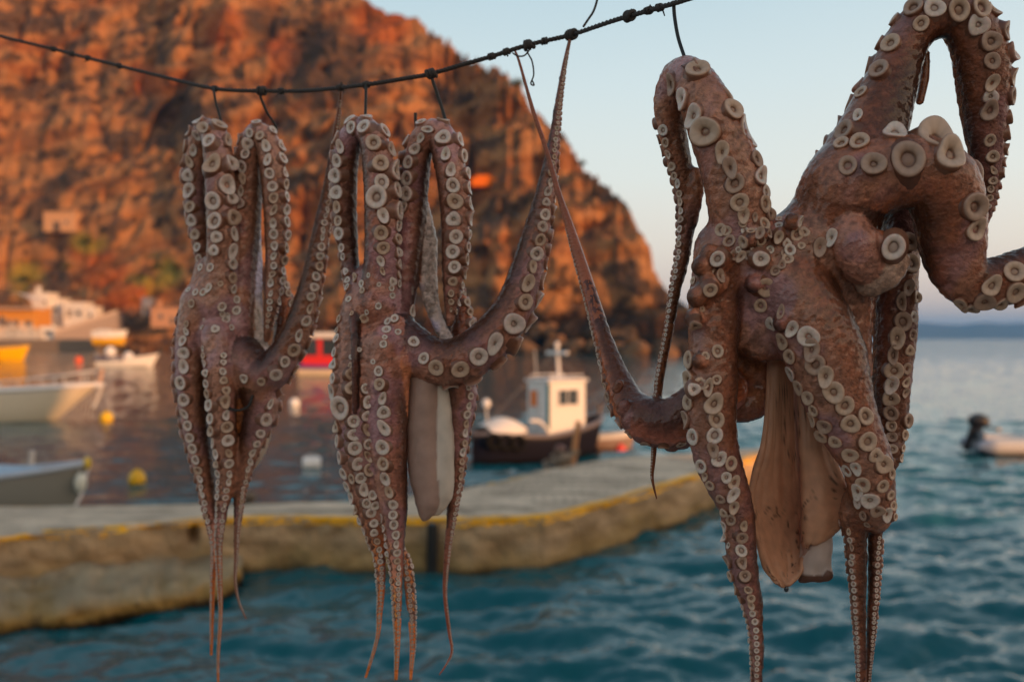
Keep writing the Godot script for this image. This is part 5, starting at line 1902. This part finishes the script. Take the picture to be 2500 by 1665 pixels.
func octopus_right() -> void:
	var oc := new_octo("big dark brown octopus at right, nearest, arms spread in a fork", 1.15, Vector2(1420, -70), Vector2(2640, 1760), 0.13, 0.16, 0.0029)
	oc.mats = [M.sucker, M.sucker_tan, M.sucker_tan, M.sucker_dim]
	oc.front = Color(0.36, 0.122, 0.06)
	oc.back = Color(0.08, 0.03, 0.016)
	var dark := Color(0.55, 0.5, 0.46)
	flesh(oc, [[1775, 610, 0, 78], [1850, 645, 0.5, 100], [1950, 620, 0, 108], [2035, 565, 0, 110]], {"blend": 0.02})
	flesh(oc, [[1850, 690, 0, 95], [1850, 760, 0.3, 72], [1852, 822, 0, 52]], {"blend": 0.02})
	flesh(oc, [[1765, 790, 0, 45], [1850, 815, 0, 50], [1935, 830, 0, 55]], {"blend": 0.02})
	flesh(oc, [[2020, 640, -1, 100], [2062, 720, -1, 72], [2080, 830, 0, 48], [2100, 950, 0, 28]], {"blend": 0.02})
	arm(oc, [[1835, 625, 1, 80, -10], [1812, 550, 1.5, 75], [1800, 480, 2, 75], [1782, 405, 2, 72], [1754, 330, 2, 68], [1720, 250, 1.5, 62], [1690, 196, 0, 52], [1660, 190, -3, 46, -25], [1638, 245, -5, 42, -60], [1640, 310, -6, 35, -70], [1655, 380, -6, 31, -75], [1669, 440, -6, 27], [1679, 500, -6, 25], [1675, 560, -6, 21], [1665, 636, -6, 18], [1650, 706, -6, 14], [1635, 800, -6, 11], [1618, 885, -6, 11], [1609, 943, -6, 10.5], [1602, 1030, -6, 8], [1596, 1119, -6, 6], [1593, 1167, -6, 4], [1604, 1218, -6, 1.5]], {"size": 0.4, "from": 0.4, "splay": 40, "tint": Color(1.15, 1.15, 1.12), "tip": Color(0.9, 0.75, 0.5)})
	flesh(oc, [[1700, 420, -5, 12], [1702, 470, -5, 17], [1690, 540, -5.6, 12]], {"tint": Color(0.9, 0.7, 0.5), "blend": 0.008})
	arm(oc, [[1765, 950, -2, 60, 110], [1690, 1005, -3, 60], [1640, 1030, -4, 58], [1582, 1025, -5, 56], [1542, 996, -7, 46], [1517, 950, -9, 37], [1494, 889, -11, 28], [1473, 825, -13, 22], [1441, 717, -16, 17], [1411, 620, -18.5, 14], [1388, 545, -20.5, 10], [1365, 476, -22, 7], [1336, 373, -23.5, 5.5], [1307, 287, -24.5, 5], [1290, 230, -25, 4], [1267, 149, -25.6, 3.2], [1258, 126, -26, 2.6]], {"size": 0.3, "from": 0.1, "to": 0.6, "tint": Color(1.7, 1.35, 1.1), "tip": Color(1.2, 0.9, 0.7)})
	for q in [[1600, 1072, 22], [1640, 1080, 24], [1565, 1062, 20], [1535, 1030, 18], [1518, 1000, 14], [1505, 950, 12], [1670, 1078, 20]]:
		flesh(oc, [[q[0], q[1], -4.5, q[2]], [q[0] + 8, q[1] - 14, -4.2, q[2]]], {"tint": Color(0.7, 0.6, 0.55), "blend": 0.005})
	arm(oc, [[1770, 640, 1, 75, -48], [1746, 740, 2, 64, -42], [1742, 840, 2.5, 60, -34], [1739, 940, 3, 62, -24], [1738, 1036, 3, 60, -20], [1752, 1119, 3, 57], [1776, 1183, 3, 50], [1800, 1246, 3, 41], [1810, 1339, 2.5, 37, -32], [1820, 1403, 2.5, 33, -40], [1837, 1466, 2, 26], [1846, 1530, 2, 18], [1850, 1594, 2, 16], [1849, 1662, 2, 13], [1847, 1745, 2, 10]], {"size": 0.38, "from": 0.22, "tint": Color(0.9, 0.86, 0.84)})
	arm(oc, [[1930, 700, 2, 95, -30], [1980, 790, 3, 98, -30], [2018, 870, 3.5, 96, -28], [2040, 950, 4, 86, -22], [2065, 1020, 4, 77, -15], [2092, 1075, 4, 69, -10], [2117, 1125, 4, 61, -5], [2129, 1190, 3.5, 56, 0], [2141, 1240, 3, 46, 10], [2144, 1275, 2, 27]], {"size": 0.27, "from": 0.5, "splay": 46})
	arm(oc, [[2100, 1195, 1, 30, -65], [2086, 1255, 1.5, 35], [2092, 1320, 1.5, 25], [2095, 1382, 1.5, 23], [2097, 1445, 1.5, 19], [2101, 1530, 1.5, 15], [2105, 1600, 1.5, 13], [2105, 1680, 1.5, 11], [2107, 1748, 1.5, 8]], {"size": 0.34, "from": 0.15, "tint": Color(0.85, 0.8, 0.75)})
	arm(oc, [[2142, 1262, 0.5, 26, 62], [2139, 1300, 0.5, 18], [2138, 1360, 0.5, 16], [2134, 1445, 0.5, 13], [2130, 1530, 0.5, 11], [2126, 1594, 0.5, 8], [2122, 1662, 0.5, 5.5], [2120, 1725, 0.5, 4]], {"size": 0.4, "from": 0.1, "tint": dark})
	arm(oc, [[2165, 430, -5, 48, 30], [2205, 500, -5, 42], [2200, 600, -5, 46], [2190, 700, -4, 50], [2187, 800, -4, 52], [2182, 880, -4, 48], [2178, 960, -4, 44], [2178, 1030, -4, 37], [2180, 1090, -3, 27], [2172, 1145, -2, 16]], {"size": 0.46, "from": 0.8, "splay": 34, "tint": Color(0.6, 0.52, 0.48)})
	arm(oc, [[2030, 560, 0, 115, 60], [2085, 440, 0.5, 108, 75], [2128, 330, 0, 84, 78], [2166, 230, -0.5, 68, 72], [2193, 153, -1, 57, 62], [2224, 85, -1, 52, 40], [2275, 42, -1, 54, 30], [2338, 38, -1, 58, 30], [2382, 92, -1.5, 64, 38], [2398, 160, -2, 66, 48], [2402, 230, -2.5, 60, 52], [2405, 306, -3, 50, 55], [2410, 383, -3.5, 40], [2412, 450, -4, 28], [2410, 510, -4, 17], [2405, 550, -4, 8]], {"size": 0.36, "from": 0.1, "tint": Color(0.75, 0.68, 0.64)})
	flesh(oc, [[2262, 130, -3, 8], [2258, 190, -3, 11], [2246, 250, -2.5, 9]], {"tint": Color(1.0, 0.85, 0.6), "blend": 0.006})
	arm(oc, [[2060, 460, 2, 92, 20], [2150, 432, 3.6, 86, 10], [2235, 418, 4.6, 90, 30], [2296, 446, 5, 90, 60], [2318, 515, 4.5, 86, 66], [2326, 591, 4, 79, 60], [2336, 652, 4, 66, 20], [2375, 694, 4, 61, -55], [2425, 690, 4, 61, -55], [2493, 672, 4, 63, -50], [2580, 628, 4, 55, -50], [2660, 570, 4, 45]], {"size": 0.44, "from": 0.75, "blend": 0.02, "splay": 42, "tint": Color(0.95, 0.85, 0.78)})
	# pouches and folds of the head
	flesh(oc, [[2075, 560, 4.5, 44], [2090, 600, 5, 58], [2108, 645, 4.6, 52]], {"tint": Color(1.2, 1.5, 2.0, 0.5), "blend": 0.006})
	flesh(oc, [[2125, 690, 4, 36], [2160, 668, 4.6, 42], [2190, 640, 4.4, 32]], {"tint": Color(1.4, 2.5, 3.6, 0.5), "blend": 0.004})
	flesh(oc, [[2110, 590, 4.5, 34], [2150, 592, 5.4, 30], [2180, 602, 6, 29]], {"tint": Color(1.15, 1.0, 0.9), "blend": 0.006})
	flesh(oc, [[1800, 880, -4, 45], [1845, 900, -4.5, 42], [1856, 945, -4.5, 36], [1838, 985, -4, 40], [1805, 1000, -4, 32]], {"tint": Color(0.9, 0.75, 0.55), "blend": 0.006})
	flesh(oc, [[1866, 930, -4.2, 22], [1880, 920, -4.2, 15]], {"tint": Color(1.1, 0.95, 0.75), "blend": 0.005})
	# stalks at the mouth
	for q in [[1760, 628, 22, -40, -16], [1722, 652, 24, -14, -4], [1758, 640, 26, 2, -14], [1862, 640, 24, -12, -14], [1742, 690, 30, -16, 12], [1712, 718, 26, -14, 10], [1846, 690, 20, -10, 8], [1700, 772, 22, -10, 6], [1920, 780, 22, -16, 12], [1955, 760, 26, -20, 14], [1840, 590, 18, -8, -10], [1870, 580, 16, -6, -10], [1900, 582, 16, 4, -10], [1935, 545, 18, 0, -12], [1716, 880, 18, -14, 2], [1700, 950, 18, -12, 2]]:
		flesh(oc, [[q[0], q[1], 4.2, q[2] * 1.15], [q[0] + q[3] * 0.7, q[1] + q[4] * 0.7, 5.4, q[2]]], {"tint": Color(1.2, 1.15, 1.1), "blend": 0.005})
	# suckers one can point at, each where it sits
	var a := [[370, 280, 24], [440, 370, 24], [510, 480, 27], [585, 580, 34], [690, 710, 25], [740, 810, 25], [770, 910, 23], [800, 1030, 21], [825, 1110, 19], [905, 755, 20], [930, 865, 22], [965, 965, 17], [960, 1040, 20], [990, 1105, 18], [955, 1170, 16], [1050, 1140, 12], [1050, 1180, 10], [755, 440, 26], [530, 190, 26], [735, 1280, 16], [830, 1280, 16], [945, 1300, 9], [930, 1230, 15], [1050, 1250, 15], [660, 1390, 18], [935, 1390, 18], [1165, 1235, 17], [1180, 1150, 14]]
	for q in a:
		seen_sucker(oc, 1500 + q[0] / 2.613, 100 + q[1] / 2.613, q[2])
	put_sucker(oc, 1824, 322, 3.2, Vector3(0.85, 0.28, 0.45), 44, 0.3)
	put_sucker(oc, 1776, 232, 3.0, Vector3(0.75, 0.55, 0.3), 30, -0.3)
	put_sucker(oc, 1708, 162, 2.0, Vector3(0.6, 0.75, 0.2), 26, 0.3)
	var b := [[615, 850, 32], [700, 1020, 43], [965, 990, 40], [480, 1050, 27], [315, 1060, 23], [390, 910, 24], [275, 920, 20], [590, 280, 22], [735, 55, 24], [865, 55, 24], [1020, 65, 26], [1160, 55, 26], [1145, 160, 26], [1225, 265, 24], [1235, 390, 19], [1235, 530, 20], [1225, 615, 18], [1220, 705, 22], [1222, 895, 14], [400, 590, 16], [215, 1515, 20], [380, 740, 16]]
	for q in b:
		seen_sucker(oc, 1950 + q[0] / 2.613, q[1] / 2.613, q[2])
	put_sucker(oc, 2292, 330, 6.5, Vector3(0.15, 0.62, 0.75), 60, 0.3)
	put_sucker(oc, 2392, 425, 4.5, Vector3(0.92, 0.1, 0.4), 38, -0.25)
	seen_sucker(oc, 2378, 505, 32)
	seen_sucker(oc, 2382, 560, 26)
	var c := [[1005, 210, 23], [1390, 270, 30], [920, 270, 22], [785, 190, 14], [570, 525, 22], [545, 640, 17], [675, 690, 18], [615, 760, 18], [745, 790, 19], [850, 840, 24], [685, 870, 19], [870, 925, 26], [735, 965, 19], [895, 1020, 25], [740, 1075, 18], [960, 1095, 25], [790, 1165, 18], [1010, 1195, 25], [850, 1230, 17], [1080, 1280, 23], [885, 1310, 15], [1115, 1395, 22], [955, 1410, 18], [1225, 1510, 22], [210, 1165, 22], [245, 1270, 24], [85, 1260, 20], [260, 1370, 20], [75, 1370, 20], [250, 1470, 21], [115, 1480, 20]]
	for q in c:
		seen_sucker(oc, 1650 + q[0] / 2.613, 500 + q[1] / 2.613, q[2])
	var c2 := [[1500, 375, 22], [1490, 240, 24], [1485, 530, 19], [1440, 620, 22], [1450, 745, 22], [1415, 850, 24], [1390, 960, 23], [1395, 1060, 21], [1380, 1150, 21], [1375, 1235, 20], [1570, 420, 16], [1535, 590, 16], [1510, 830, 14], [1490, 930, 14], [1475, 1045, 13], [1470, 1135, 12], [1465, 1200, 12], [1515, 715, 14]]
	for q in c2:
		seen_sucker(oc, 1650 + q[0] / 2.613, 500 + q[1] / 2.613, q[2])
	for k in 42:
		var an := rng.randf() * TAU
		var ra := sqrt(rng.randf())
		seen_sucker(oc, 1862 + 115 * ra * cos(an), 592 + 72 * ra * sin(an), rng.randf_range(8.0, 15.0))
	for k in 16:
		seen_sucker(oc, rng.randf_range(1690, 1760), rng.randf_range(620, 960), rng.randf_range(10.0, 18.0))
	var e := [[1125, 85, 21], [985, 100, 18], [1040, 185, 16], [1225, 190, 22], [1125, 260, 18], [1270, 265, 19], [1160, 335, 17], [1315, 315, 22], [1110, 350, 16], [1360, 370, 14], [1170, 470, 20], [1240, 520, 20], [1335, 600, 18], [1310, 440, 16], [1200, 430, 18], [1280, 580, 18], [355, 60, 20], [345, 145, 21], [335, 230, 18], [370, 285, 18], [435, 310, 17], [270, 325, 17], [455, 420, 16], [450, 487, 19], [410, 390, 13], [455, 560, 16], [440, 635, 14], [290, 380, 12], [320, 435, 12], [380, 515, 12], [400, 595, 12], [425, 780, 9]]
	for q in e:
		seen_sucker(oc, 1600 + q[0] / 2.358, 1000 + q[1] / 2.358, q[2])
	var f := [[2350, 742, 22], [2372, 752, 20], [2405, 736, 24], [2422, 698, 24], [2442, 740, 20], [2478, 664, 24], [2480, 712, 24], [2440, 780, 12]]
	for q in f:
		seen_sucker(oc, q[0], q[1], q[2])
	finish(oc)
	# the emptied mantle hanging below
	var vein := noise(FastNoiseLite.TYPE_SIMPLEX, 0.022, 95, 3)
	var paint := func(u: float, _v: float, p: Vector3) -> Color:
		var n := vein.get_noise_3d(p.x * 2600.0, p.y * 700.0, p.z * 900.0)
		var col := Color(0.64, 0.33, 0.19).lerp(Color(0.5, 0.29, 0.23), smoothstep(0.5, 0.62, u) * smoothstep(0.72, 0.64, u))
		col = col.lerp(Color(0.05, 0.022, 0.012), 0.85 * smoothstep(0.085, 0.02, absf(n)) * smoothstep(-0.1, 0.25, vein.get_noise_3d(p.x * 900.0, p.y * 900.0, 7.0)))
		return col * (1.0 + 0.2 * vein.get_noise_3dv(p * 2500.0))
	var rows := [
		[[1880, 840, -2], [1890, 840, -1.2], [1902, 840, -0.8], [1918, 840, -1], [1935, 840, -1.4], [1955, 840, -1.2], [1970, 840, -1], [1985, 840, -1.5]],
		[[1864, 1060, 0.3], [1878, 1060, 0.2], [1898, 1060, -0.2], [1924, 1060, -0.9], [1948, 1060, -0.9], [1962, 1060, 0.9], [1992, 1060, 1.2], [2020, 1060, 0]],
		[[1832, 1182, 1.0], [1852, 1182, 0.7], [1888, 1182, -0.4], [1928, 1182, -1.6], [1958, 1182, -1.8], [1966, 1182, 1.2], [2008, 1182, 2], [2066, 1182, 0.5]],
		[[1834, 1250, 1.3], [1855, 1250, 0.8], [1892, 1250, -0.7], [1934, 1250, -2.2], [1962, 1250, -2.2], [1968, 1250, 1.5], [2016, 1245, 2.2], [2084, 1222, 0.6]],
		[[1842, 1305, 1.5], [1864, 1310, 0.9], [1900, 1312, -0.6], [1938, 1306, -2.0], [1960, 1300, -2.0], [1968, 1294, 1.5], [2008, 1290, 2.1], [2064, 1272, 0.6]],
		[[1862, 1372, 1.6], [1882, 1390, 1.2], [1912, 1392, 0.2], [1942, 1372, -0.8], [1962, 1345, -1.2], [1970, 1322, 1.4], [1998, 1318, 1.9], [2042, 1300, 0.8]],
		[[1894, 1416, 1.7], [1908, 1433, 1.5], [1930, 1432, 1.2], [1958, 1398, 1.0], [1968, 1358, 0.6], [1972, 1332, 1.4], [1998, 1327, 1.7], [2038, 1308, 0.8]]]
	part("mantle", sheet(rows, 1.16, 0.0065, paint), M.flesh, oc.node, "pale orange translucent emptied mantle")
	soft_part("inner_sac", oc, [[[1990, 1280, -1.6, 28], [1994, 1335, -1.3, 37], [1976, 1392, -1.2, 26]], [[2012, 1305, -1.2, 18], [2008, 1365, -0.9, 21], [2019, 1398, -0.6, 14]], [[1958, 1416, -1, 9], [1984, 1409, -0.3, 8], [2003, 1419, -0.3, 6], [2022, 1408, 0, 11]]], [Color(0.62, 0.5, 0.43), Color(0.62, 0.5, 0.43), Color(0.16, 0.075, 0.05)], 0.0034, 0.008, M.flesh)
	var drop := MB.new()
	drop.col = Color(0.8, 0.8, 0.8)
	drop.ball(pt(1921, 1438, 1.15), Vector3(0.003, 0.004, 0.003), 8, 10)
	part("water_drop", drop, M.glass, oc.node)
